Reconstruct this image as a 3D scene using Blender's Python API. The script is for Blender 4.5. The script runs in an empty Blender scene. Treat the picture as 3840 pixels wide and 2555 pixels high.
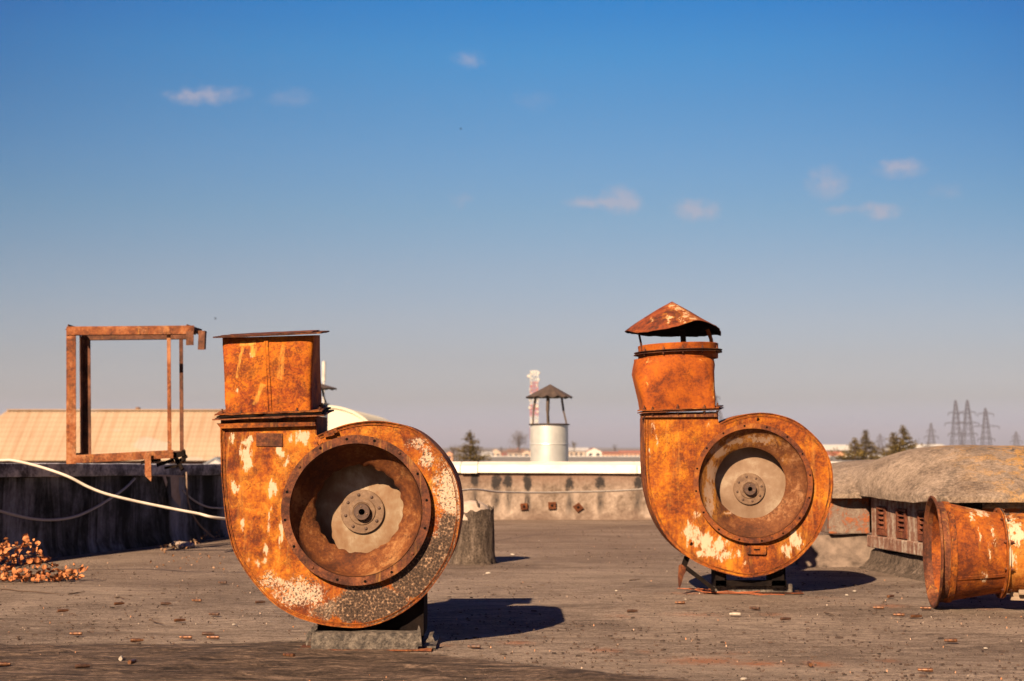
import bpy, bmesh, math, random
from mathutils import Vector, Matrix, noise as mnoise
R = math.radians
random.seed(7)
SC = bpy.context.scene
COL = SC.collection
# ------------------------------------------------------------------ camera
FPX = 5333.0; CX = 1920.0; CY = 1277.5; HOR = 1690.0; CAMH = 0.60
PITCH = math.atan((HOR - CY) / FPX)
cam = bpy.data.cameras.new("camera"); camo = bpy.data.objects.new("camera", cam); COL.objects.link(camo)
camo.location = (0, 0, CAMH); camo.rotation_euler = (R(90) + PITCH, 0, 0)
cam.lens = 50.0; cam.sensor_width = 36.0; cam.sensor_fit = 'HORIZONTAL'
cam.clip_start = 0.05; cam.clip_end = 20000
cam.dof.use_dof = True; cam.dof.focus_distance = 4.7; cam.dof.aperture_fstop = 5.6
SC.camera = camo
HAZE = 0.00035
SC.render.resolution_x = 1024; SC.render.resolution_y = 681
# ------------------------------------------------------------------ light
SUN_DIR = Vector((0.68, 1.38, -1.0)).normalized()       # direction the light travels
sun = bpy.data.lights.new("sun", 'SUN'); suno = bpy.data.objects.new("sun", sun); COL.objects.link(suno)
sun.energy = 5.0; sun.angle = R(0.5); sun.color = (1.0, 0.76, 0.52)
suno.rotation_euler = SUN_DIR.to_track_quat('-Z', 'Y').to_euler(); suno.location = (-5, -8, 8)
SC.view_settings.view_transform = 'Standard'; SC.view_settings.look = 'None'
SC.view_settings.exposure = 1.35; SC.view_settings.gamma = 1.0

def W(px, py, Z):
    """point at depth Z (metres along +Y) seen in photo pixel (px,py)"""
    a = (px - CX) / FPX; b = (CY - py) / FPX
    dy = math.cos(PITCH) - b * math.sin(PITCH); dz = math.sin(PITCH) + b * math.cos(PITCH)
    return Vector((a * Z / dy, Z, CAMH + dz * Z / dy))
def G(px, py, z=0.0):
    """point on the roof surface seen in photo pixel"""
    a = (px - CX) / FPX; b = (CY - py) / FPX
    dy = math.cos(PITCH) - b * math.sin(PITCH); dz = math.sin(PITCH) + b * math.cos(PITCH)
    t = (z - CAMH) / dz
    return Vector((a * t, dy * t, z))

# ------------------------------------------------------------------ node helper
class T:
    def __init__(s, nt): s.nt = nt; s.n = nt.nodes; s.l = nt.links
    def put(s, sock, v):
        if isinstance(v, bpy.types.NodeSocket): s.l.new(v, sock)
        elif v is not None: sock.default_value = v
    def node(s, t, **kw):
        n = s.n.new(t)
        for k, v in kw.items(): setattr(n, k, v)
        return n
    def m(s, op, a, b=None, c=None, clamp=False):
        n = s.node('ShaderNodeMath', operation=op, use_clamp=clamp)
        s.put(n.inputs[0], a)
        if b is not None: s.put(n.inputs[1], b)
        if c is not None: s.put(n.inputs[2], c)
        return n.outputs[0]
    def v(s, op, a, b=None):
        n = s.node('ShaderNodeVectorMath', operation=op)
        s.put(n.inputs[0], a)
        if b is not None: s.put(n.inputs[1], b)
        return n.outputs['Value'] if op in ('LENGTH', 'DOT_PRODUCT', 'DISTANCE') else n.outputs['Vector']
    def obj(s): return s.node('ShaderNodeTexCoord').outputs['Object']
    def pos(s): return s.node('ShaderNodeNewGeometry').outputs['Position']
    def scale(s, vec, sc, off=(0, 0, 0)):
        return s.v('ADD', s.v('MULTIPLY', vec, sc), off)
    def noise(s, vec, sc, det=4, rough=0.55, dist=0.0, col=False):
        n = s.node('ShaderNodeTexNoise'); s.put(n.inputs['Vector'], vec)
        n.inputs['Scale'].default_value = sc; n.inputs['Detail'].default_value = det
        n.inputs['Roughness'].default_value = rough; n.inputs['Distortion'].default_value = dist
        return n.outputs['Color'] if col else n.outputs['Fac']
    def vor(s, vec, sc, feat='F1'):
        n = s.node('ShaderNodeTexVoronoi', feature=feat); s.put(n.inputs['Vector'], vec)
        n.inputs['Scale'].default_value = sc
        return n.outputs['Distance']
    def ramp(s, fac, stops, interp='LINEAR'):
        n = s.node('ShaderNodeValToRGB'); s.put(n.inputs[0], fac)
        r = n.color_ramp; r.interpolation = interp
        while len(r.elements) < len(stops): r.elements.new(0.5)
        for e, (p, c) in zip(r.elements, stops):
            e.position = p; e.color = (c, c, c, 1) if isinstance(c, (int, float)) else (*c, 1)
        return n.outputs[0]
    def step(s, v, lo, hi):
        n = s.node('ShaderNodeMapRange', clamp=True); s.put(n.inputs[0], v)
        n.inputs[1].default_value = lo; n.inputs[2].default_value = hi
        return n.outputs[0]
    def mix(s, f, a, b, mode='MIX'):
        n = s.node('ShaderNodeMix', data_type='RGBA', blend_type=mode); s.put(n.inputs[0], f)
        for i, x in ((6, a), (7, b)):
            if isinstance(x, tuple): x = (*x, 1) if len(x) == 3 else x
            s.put(n.inputs[i], x)
        return n.outputs[2]
    def sep(s, vec):
        n = s.node('ShaderNodeSeparateXYZ'); s.put(n.inputs[0], vec); return n.outputs
    def bump(s, h, st=0.4, dist=0.01, nrm=None):
        n = s.node('ShaderNodeBump'); s.put(n.inputs['Height'], h)
        n.inputs['Strength'].default_value = st; n.inputs['Distance'].default_value = dist
        if nrm is not None: s.put(n.inputs['Normal'], nrm)
        return n.outputs[0]
def mat(name, fn):
    m = bpy.data.materials.new(name); m.use_nodes = True; nt = m.node_tree
    b = nt.nodes['Principled BSDF']; t = T(nt)
    r = fn(t) or {}
    for k, v in r.items():
        if isinstance(v, tuple) and len(v) == 3 and k == 'Base Color': v = (*v, 1)
        t.put(b.inputs[k], v)
    return m

# ------------------------------------------------------------------ world
CLOUDS = [(770, 355, 115, 26, .75), (690, 352, 50, 12, .4), (1090, 365, 75, 30, .3), (1765, 225, 55, 24, .55), (2318, 752, 62, 38, 1.15), (2205, 758, 62, 18, .8),
          (2610, 792, 66, 34, 1.05), (3100, 680, 60, 48, .8), (3375, 632, 72, 30, .85), (3300, 788, 68, 22, .9),
          (3155, 785, 40, 16, .5), (1730, 762, 32, 22, .35), (3550, 715, 45, 22, .25), (2000, 378, 60, 28, .18)]
w = bpy.data.worlds.new("World"); SC.world = w; w.use_nodes = True
t = T(w.node_tree); bg = w.node_tree.nodes['Background']
sky = t.node('ShaderNodeTexSky', sky_type='NISHITA', sun_disc=False)
sky.sun_elevation = math.asin(-SUN_DIR.z)
sky.sun_rotation = math.atan2(-SUN_DIR.x, -SUN_DIR.y)
sky.altitude = 100; sky.air_density = 1.0; sky.dust_density = 1.5; sky.ozone_density = 1.5
gen = t.node('ShaderNodeTexCoord').outputs['Generated']
sx, sy, sz = t.sep(gen)[:3]
el = t.m('DIVIDE', t.m('ARCSINE', t.m('MAXIMUM', sz, 0.0)), math.pi / 2)
SKYMUL = t.ramp(t.m('POWER', el, 0.5), [(0.0000, (1.0638, 1.1069, 1.7152)), (0.0912, (1.0638, 1.1069, 1.7152)), (0.1503, (0.7670, 0.7089, 0.8567)), (0.2012, (0.7280, 0.6348, 0.7075)), (0.2416, (0.7117, 0.6393, 0.6973)), (0.2868, (0.6293, 0.6394, 0.7003)), (0.3256, (0.5074, 0.6505, 0.7322)), (0.3600, (0.4112, 0.6532, 0.8022)), (0.3911, (0.3002, 0.6465, 0.8553)), (0.4196, (0.1847, 0.6521, 0.9333)), (0.4446, (0.0735, 0.5862, 0.9742)), (0.5375, (0.0240, 0.3600, 0.9500)), (0.6667, (0.0050, 0.1900, 0.8500)), (1.0000, (0.0030, 0.1200, 0.7500))])
skc = t.mix(1.0, sky.outputs[0], SKYMUL, 'MULTIPLY')
#CLOUDS_HERE
ysafe = t.m('MAXIMUM', sy, 0.05)
uu = t.m('DIVIDE', sx, ysafe); vv = t.m('DIVIDE', sz, ysafe)
cmb = t.node('ShaderNodeCombineXYZ'); t.put(cmb.inputs[0], uu); t.put(cmb.inputs[1], vv)
uv = cmb.outputs[0]
# unseen sky behind is dimmed to cut shadow fill; upper sides darkened like lens vignetting
skc = t.mix(t.step(sy, -.25, .35), t.mix(1.0, skc, (.22, .26, .36), 'MULTIPLY'), skc)
side = t.m('MULTIPLY', t.m('POWER', t.m('MINIMUM', t.m('ABSOLUTE', t.m('MULTIPLY', uu, 2.5)), 1.0), 2.0), t.step(vv, .05, .33))
skc = t.mix(t.m('MULTIPLY', side, .9), skc, t.mix(1.0, skc, (.20, .55, .74), 'MULTIPLY'))
dn = t.v('SUBTRACT', t.noise(uv, 48, 6, .68, col=True), (0.5, 0.5, 0.5))
uvd = t.v('ADD', uv, t.v('MULTIPLY', dn, (0.034, 0.016, 0)))
tot = None
for (px, py, rx, ry, a) in CLOUDS:
    p = W(px, py, 1.0)
    d = t.v('MULTIPLY', t.v('SUBTRACT', uvd, (p.x, p.z - CAMH, 0)), (FPX / rx * .62, FPX / ry * .62, 0))
    mk = t.m('MULTIPLY', t.m('SUBTRACT', 1.0, t.v('LENGTH', d), clamp=True), a * 1.9)
    tot = mk if tot is None else t.m('ADD', tot, mk)
tot = t.m('MULTIPLY', t.m('MULTIPLY', tot, t.step(t.noise(uv, 90, 5, .6), .25, .65)), t.m('GREATER_THAN', sy, 0.1), clamp=True)
tot = t.m('MULTIPLY', t.m('MINIMUM', tot, 1.0), 0.52)
CLOUD_COL = (4.2, 3.7, 4.2)
skc = t.mix(tot, skc, CLOUD_COL)
t.put(bg.inputs[0], skc); bg.inputs[1].default_value = 0.05

# ------------------------------------------------------------------ object helpers
def link(o, parent=None):
    COL.objects.link(o)
    if parent is not None: o.parent = parent
    return o
def tag(o, label=None, cat=None, group=None, kind=None):
    if label: o['label'] = label
    if cat: o['category'] = cat
    if group: o['group'] = group
    if kind: o['kind'] = kind
    return o
def thing(name, label, cat, loc=(0, 0, 0), group=None):
    o = bpy.data.objects.new(name, None); o.empty_display_size = 0.05; link(o); o.location = loc
    return tag(o, label, cat, group)
def obj(name, bm, m, parent=None, smooth=None, world=True, bevel=0):
    """bm holds world coordinates; moved into the parent's frame (or its own origin kept)"""
    me = bpy.data.meshes.new(name)
    if parent is not None and world:
        off = Vector((0, 0, 0)); p = parent
        while p is not None: off += p.location; p = p.parent
        bmesh.ops.translate(bm, vec=-off, verts=bm.verts)
    bm.normal_update(); bm.to_mesh(me); bm.free()
    for mm in (m if isinstance(m, (list, tuple)) else [m]): me.materials.append(mm)
    o = bpy.data.objects.new(name, me); link(o, parent)
    if smooth is not None:
        me.shade_smooth()
        if smooth < 180:
            me.set_sharp_from_angle(angle=R(smooth))
    if bevel:
        b = o.modifiers.new("bevel", 'BEVEL'); b.width = bevel; b.segments = 2; b.limit_method = 'ANGLE'; b.angle_limit = R(40)
    return o
def B(): return bmesh.new()
def hexa(bm, c, mi=0):
    """c: 8 corners (bottom 4 ccw, top 4 ccw)"""
    v = [bm.verts.new(p) for p in c]
    for f in ((3, 2, 1, 0), (4, 5, 6, 7), (0, 1, 5, 4), (1, 2, 6, 5), (2, 3, 7, 6), (3, 0, 4, 7)):
        fa = bm.faces.new([v[i] for i in f]); fa.material_index = mi
def box(bm, x0, x1, y0, y1, z0, z1, mi=0):
    hexa(bm, [(x0, y0, z0), (x1, y0, z0), (x1, y1, z0), (x0, y1, z0), (x0, y0, z1), (x1, y0, z1), (x1, y1, z1), (x0, y1, z1)], mi)
def bar(bm, a, b, wx, wy, up=Vector((0, 1, 0)), mi=0):
    a = Vector(a); b = Vector(b); d = (b - a).normalized()
    s = d.cross(up)
    if s.length < 1e-4: s = d.cross(Vector((1, 0, 0)))
    s.normalize(); u = s.cross(d).normalized()
    c = []
    for p in (a, b):
        for (i, j) in ((-1, -1), (1, -1), (1, 1), (-1, 1)): c.append(p + s * (i * wx / 2) + u * (j * wy / 2))
    hexa(bm, c, mi)
def tube(bm, pts, r, seg=8, mi=0, cap=True):
    pts = [Vector(p) for p in pts]; rings = []; n = len(pts)
    rr = r if isinstance(r, (list, tuple)) else [r] * n
    up = Vector((0, 0, 1))
    for i, p in enumerate(pts):
        d = (pts[min(i + 1, n - 1)] - pts[max(i - 1, 0)]).normalized()
        s = d.cross(up)
        if s.length < 1e-3: s = d.cross(Vector((1, 0, 0)))
        s.normalize(); u = s.cross(d)
        rings.append([bm.verts.new(p + (s * math.cos(2 * math.pi * k / seg) + u * math.sin(2 * math.pi * k / seg)) * rr[i]) for k in range(seg)])
    for a, b in zip(rings, rings[1:]):
        for k in range(seg):
            f = bm.faces.new((a[k], a[(k + 1) % seg], b[(k + 1) % seg], b[k])); f.material_index = mi
    if cap:
        for rg in (rings[0], rings[-1]):
            try: bm.faces.new(rg).material_index = mi
            except Exception: pass
def lathe(bm, prof, c, axis='y', seg=64, jag=None, mi=0):
    """prof: list of (r, h) with h along axis; jag(i, ang)->dr"""
    rings = []
    for i, (r, h) in enumerate(prof):
        rg = []
        for k in range(seg):
            a = 2 * math.pi * k / seg; q = r + (jag(i, a) if jag else 0)
            if axis == 'y': p = (c[0] + q * math.cos(a), c[1] + h, c[2] + q * math.sin(a))
            else: p = (c[0] + q * math.cos(a), c[1] + q * math.sin(a), c[2] + h)
            rg.append(bm.verts.new(p))
        rings.append(rg)
    for a, b in zip(rings, rings[1:]):
        for k in range(seg):
            f = bm.faces.new((a[k], a[(k + 1) % seg], b[(k + 1) % seg], b[k])); f.material_index = mi
    return rings
def catmull(pts, n=5):
    out = []
    for i in range(len(pts) - 1):
        p0 = pts[max(i - 1, 0)]; p1 = pts[i]; p2 = pts[i + 1]; p3 = pts[min(i + 2, len(pts) - 1)]
        for k in range(n):
            s = k / n
            out.append(tuple(0.5 * ((2 * b) + (-a + c) * s + (2 * a - 5 * b + 4 * c - d) * s * s + (-a + 3 * b - 3 * c + d) * s ** 3) for a, b, c, d in zip(p0, p1, p2, p3)))
    out.append(tuple(pts[-1])); return out
def nz(x, y=0.0, z=0.0): return mnoise.noise(Vector((x, y, z)))
def fill(bm, loops, y, z_of=None):
    """triangulated planar fill (x,z loops) at depth y"""
    es = []
    for lp in loops:
        vs = [bm.verts.new((p[0], y, p[1])) for p in lp]
        es += [bm.edges.new((vs[i], vs[(i + 1) % len(vs)])) for i in range(len(vs))]
    bmesh.ops.triangle_fill(bm, use_beauty=True, use_dissolve=False, edges=es)
def ribbon(bm, pts, y0, y1, th, closed=False, mi=0, wob=0.0):
    """sheet-metal strip following (x,z) pts from depth y0 to y1, th thick to the outside (left normal)"""
    n = len(pts); secs = []
    for i in range(n):
        a = pts[(i - 1) % n] if closed or i > 0 else pts[i]; b = pts[(i + 1) % n] if closed or i < n - 1 else pts[i]
        dx, dz = b[0] - a[0], b[1] - a[1]; L = math.hypot(dx, dz) or 1
        nx, nzz = -dz / L, dx / L; p = pts[i]
        yy = y0 + wob * nz(i * .6, 3.3)
        secs.append([bm.verts.new(q) for q in ((p[0], yy, p[1]), (p[0] + nx * th, yy, p[1] + nzz * th), (p[0] + nx * th, y1, p[1] + nzz * th), (p[0], y1, p[1]))])
    rng = range(n if closed else n - 1)
    for i in rng:
        a, b = secs[i], secs[(i + 1) % n]
        for k in range(4):
            f = bm.faces.new((a[k], b[k], b[(k + 1) % 4], a[(k + 1) % 4])); f.material_index = mi
    if not closed:
        bm.faces.new(secs[0]); bm.faces.new(list(reversed(secs[-1])))
def dome(bm, c, r, axis, h=None, seg=8, mi=0):
    """rivet / bolt head dome on axis vector"""
    axis = Vector(axis).normalized(); s = axis.orthogonal().normalized(); u = axis.cross(s); h = h or r * .7
    prev = None
    for q in range(4):
        a = q / 4 * math.pi / 2
        rg = [bm.verts.new(Vector(c) + (s * math.cos(2 * math.pi * k / seg) + u * math.sin(2 * math.pi * k / seg)) * r * math.cos(a) + axis * h * math.sin(a)) for k in range(seg)]
        if prev:
            for k in range(seg): bm.faces.new((prev[k], prev[(k + 1) % seg], rg[(k + 1) % seg], rg[k])).material_index = mi
        prev = rg
    bm.faces.new(prev).material_index = mi
def bolt(bm, c, axis, r=.006, h=.012, mi=0):
    """hex nut with a threaded end"""
    axis = Vector(axis).normalized()
    tube(bm, [Vector(c), Vector(c) + axis * h * .5], r, 6, mi)
    tube(bm, [Vector(c) + axis * h * .5, Vector(c) + axis * h], r * .5, 6, mi)
# ------------------------------------------------------------------ materials
def rust(name, c1=(.05, .014, .006), c2=(.20, .045, .008), c3=(.44, .150, .008), c4=(.60, .30, .045), bias=0.0, patches=(), root=(0, 0, 0),
         paint=(.62, .56, .42), tar=(), cream=(), seed=0.0, speck=.5, rough=.78, bumps=.5, streak=.5, scratch=()):
    def fn(t):
        o = t.v('ADD', t.obj(), (seed, seed * .7, seed * 1.3))
        ob = t.obj()
        big = t.noise(o, 5.5, 5, .62, .6)
        st = t.noise(t.scale(o, (26, 26, 3.2)), 1.0, 4, .6, .3)
        fine = t.noise(o, 105, 5, .75)
        mid = t.noise(o, 21, 5, .65, .8)
        k = t.m('ADD', t.m('MULTIPLY', big, .62), t.m('MULTIPLY', st, .30 * streak))
        k = t.m('ADD', k, t.m('MULTIPLY', mid, .42)); k = t.m('ADD', k, t.m('MULTIPLY', t.m('SUBTRACT', fine, .18), .38))
        k = t.m('ADD', k, bias - .13 - .15 * streak)
        k = t.m('ADD', t.m('MULTIPLY', t.m('SUBTRACT', k, .5), 1.35), .5)
        base = t.ramp(k, [(.36, c1), (.47, c2), (.58, c3), (.72, c4)])
        # grainy dark rust clouds
        gr_ = t.m('ADD', t.m('MULTIPLY', t.noise(t.v('ADD', o, (5, 2, 1)), 13, 6, .72, .6), 1.0), t.m('MULTIPLY', t.m('SUBTRACT', t.noise(o, 140, 4, .8), .14), .76))
        base = t.mix(t.m('MULTIPLY', t.step(gr_, .80 - .07 * speck, .95 - .06 * speck), .72), base, tuple(x * .8 for x in c1))
        if streak > .4:
            run = t.noise(t.scale(t.v('ADD', o, (1, 4, 2)), (48, 48, 5)), 1.0, 5, .72, .4)
            run = t.m('MULTIPLY', t.step(run, .54, .66), t.step(t.noise(o, 4, 3, .6), .42, .60))
            base = t.mix(t.m('MULTIPLY', run, .45), base, (.60, .34, .08))
            drk = t.noise(t.scale(t.v('ADD', o, (9, 4, 7)), (40, 40, 4)), 1.0, 5, .72, .3)
            base = t.mix(t.m('MULTIPLY', t.step(drk, .56, .68), .5), base, c1)
        # dark pitting specks
        pit = t.step(t.noise(o, 120, 3, .6), .60, .70)
        reg = t.step(t.noise(o, 9, 3, .6), .42, .62)
        base = t.mix(t.m('MULTIPLY', t.m('MULTIPLY', pit, reg), speck), base, (.022, .010, .007))
        h = t.m('ADD', t.m('MULTIPLY', fine, .6), t.m('MULTIPLY', mid, 1.2))
        rg = t.step(k, .3, .8)
        hexp = None
        dist = t.noise(t.scale(ob, (1, 1, .38)), 30, 5, .7, col=True)
        d2 = t.v('MULTIPLY', t.v('SUBTRACT', dist, (.5, .5, .5)), (.055, .0, .10))
        dd = t.v('ADD', ob, d2)
        fl = t.noise(t.scale(ob, (1, 1, .3)), 55, 4, .75)
        def msk(lst, kk=6.0, vec=dd):
            tot = None
            for (x, z, rx, rz, a) in lst:
                q = t.v('MULTIPLY', t.v('SUBTRACT', vec, (x - root[0], 0, z - root[2])), (1 / rx, 0, 1 / rz))
                mk = t.m('MULTIPLY', t.m('MULTIPLY', t.m('SUBTRACT', 1.0, t.v('LENGTH', q)), kk, clamp=True), a)
                tot = mk if tot is None else t.m('MAXIMUM', tot, mk)
            return tot
        if patches:
            # ochre halo first, pale paint in the middle
            halo = msk([(x, z, rx * 2.3, rz * 1.9, min(1, a * .8)) for (x, z, rx, rz, a) in patches], 1.2)
            base = t.mix(t.m('MULTIPLY', halo, t.step(t.m('ADD', fl, t.m('MULTIPLY', halo, .14)), .46, .66)), base, (.60, .30, .03))
            mk = msk(patches, 1.7)
            f2 = t.noise(t.scale(ob, (1, 1, .45)), 85, 4, .75)
            mk2 = t.step(t.m('ADD', mk, t.m('ADD', t.m('MULTIPLY', t.m('SUBTRACT', fl, .5), 2.9), t.m('MULTIPLY', t.m('SUBTRACT', f2, .5), 2.6))), .38, .78)
            base = t.mix(t.m('MULTIPLY', mk2, t.step(mk, .0, .25)), base, paint)
        if cream:
            mk = msk(cream, 1.5)
            sp = t.m('ADD', t.m('MULTIPLY', t.noise(ob, 130, 4, .78), .75), t.m('MULTIPLY', t.noise(ob, 26, 4, .7), .35))
            thr = t.step(t.m('ADD', sp, t.m('MULTIPLY', mk, .24)), .66, .74)
            base = t.mix(t.m('MULTIPLY', thr, t.step(mk, .02, .3)), base, (.58, .52, .40))
            dk = t.step(t.noise(t.v('ADD', ob, (3, 1, 2)), 135, 4, .7), .53, .58)
            base = t.mix(t.m('MULTIPLY', dk, t.step(mk, .15, .5)), base, (.07, .055, .045))
        if tar:
            mk = msk(tar, 2.2)
            v = t.vor(t.v('ADD', ob, t.v('MULTIPLY', dist, (.01, .01, .01))), 140)
            n2 = t.m('ADD', t.m('MULTIPLY', t.noise(ob, 150, 4, .8), .8), t.m('MULTIPLY', t.noise(ob, 22, 3, .6), .2))
            tc = t.ramp(t.m('ADD', t.m('MULTIPLY', n2, .8), t.m('MULTIPLY', v, .35)), [(.40, (.028, .022, .018)), (.56, (.085, .063, .046)), (.66, (.16, .115, .08)), (.73, (.48, .36, .24))])
            sel = t.step(t.m('ADD', mk, t.m('MULTIPLY', t.m('SUBTRACT', n2, .5), 1.3)), .35, .6)
            base = t.mix(sel, base, tc)
            h = t.m('ADD', h, t.m('MULTIPLY', t.m('MULTIPLY', mk, n2), 6.0))
        for (x0, z0, x1, z1, wd) in scratch:
            a = Vector((x0 - root[0], 0, z0 - root[2])); b = Vector((x1 - root[0], 0, z1 - root[2])); L = (b - a).length; dr = (b - a) / L
            pp = t.v('MULTIPLY', t.v('SUBTRACT', t.v('ADD', ob, t.v('MULTIPLY', d2, (.55, 0, .3))), tuple(a)), (1, 0, 1))
            al = t.v('DOT_PRODUCT', pp, tuple(dr)); ac = t.m('ABSOLUTE', t.v('DOT_PRODUCT', pp, (-dr.z, 0, dr.x)))
            inr = t.m('MULTIPLY', t.m('GREATER_THAN', al, 0.0), t.m('LESS_THAN', al, L))
            mk = t.m('MULTIPLY', inr, t.m('SUBTRACT', 1.0, t.m('DIVIDE', ac, wd), clamp=True))
            base = t.mix(t.m('MULTIPLY', t.m('MULTIPLY', mk, 1.6, clamp=True), t.step(fl, .38, .60)), base, (.70, .38, .07))
        base = t.mix(1.0, base, (.72, .585, .52), 'MULTIPLY')
        dent = t.noise(o, 3.0, 2, .5)
        b1 = t.bump(dent, .5, .05)
        return {'Base Color': base, 'Roughness': t.m('ADD', rough - .05, t.m('MULTIPLY', fine, .2)), 'Specular IOR Level': .25,
                'Normal': t.bump(h, bumps, .004, b1)}
    return mat(name, fn)

M_rust_dark = rust("rust_dark", (.025, .010, .006), (.07, .024, .012), (.15, .05, .018), (.26, .10, .035), seed=4.2, speck=.5, bias=-.04)
M_rust_flange = rust("rust_flange", (.05, .020, .013), (.12, .045, .024), (.20, .075, .032), (.34, .15, .06), seed=1.7, speck=.7, bias=.0)
M_rust_bell = rust("rust_bell", (.065, .022, .008), (.12, .040, .011), (.185, .070, .018), (.34, .19, .075), seed=9.1, speck=.0, bias=.01, bumps=.15, streak=.1)
M_rust_duct = rust("rust_duct", (.07, .016, .007), (.26, .05, .008), (.44, .105, .009), (.55, .17, .015), seed=6.6, speck=.7, bias=.02, streak=.35,
                   patches=(), bumps=.4)
M_black = mat("black_steel", lambda t: {'Base Color': t.ramp(t.noise(t.obj(), 30, 5, .6), [(.3, (.004, .003, .003)), (.7, (.014, .009, .007))]), 'Roughness': .9, 'Specular IOR Level': .05})
M_hole_shade = mat("hole_shade", lambda t: {'Base Color': (.006, .005, .005), 'Roughness': 1.0, 'Specular IOR Level': 0.0})  # near-black colour stands in for the shade inside holes
M_bolt = rust("rust_bolt", (.04, .018, .012), (.09, .035, .02), (.16, .06, .03), (.25, .1, .05), seed=2.9, bias=.02)
def _plate(t):
    o = t.obj(); n1 = t.noise(o, 8, 4, .6, .5); n2 = t.noise(t.scale(o, (1, 1, .4)), 34, 5, .7); sp = t.noise(o, 130, 3, .6)
    k = t.m('ADD', t.m('MULTIPLY', n1, .7), t.m('MULTIPLY', n2, .3))
    c = t.ramp(k, [(.40, (.15, .066, .022)), (.48, (.19, .104, .048)), (.54, (.22, .142, .078)), (.63, (.34, .26, .175))])
    c = t.mix(t.m('MULTIPLY', t.step(sp, .66, .72), .6), c, (.15, .06, .025))
    return {'Base Color': c, 'Roughness': .6, 'Normal': t.bump(n2, .15, .003)}
M_plate = mat("pale_plate", _plate)
def _hub(t):
    o = t.obj(); n = t.noise(o, 45, 5, .7)
    return {'Base Color': t.ramp(n, [(.3, (.08, .04, .02)), (.55, (.15, .085, .045)), (.75, (.22, .14, .085))]), 'Roughness': .7, 'Normal': t.bump(t.noise(o, 110, 4, .7), .3, .003)}
M_hub = mat("hub_steel", _hub)
def _boss(t):
    return {'Base Color': t.ramp(t.noise(t.obj(), 90, 4, .7), [(.3, (.03, .014, .009)), (.7, (.09, .045, .027))]), 'Roughness': .7}
M_boss = mat("boss_steel", _boss)

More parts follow.
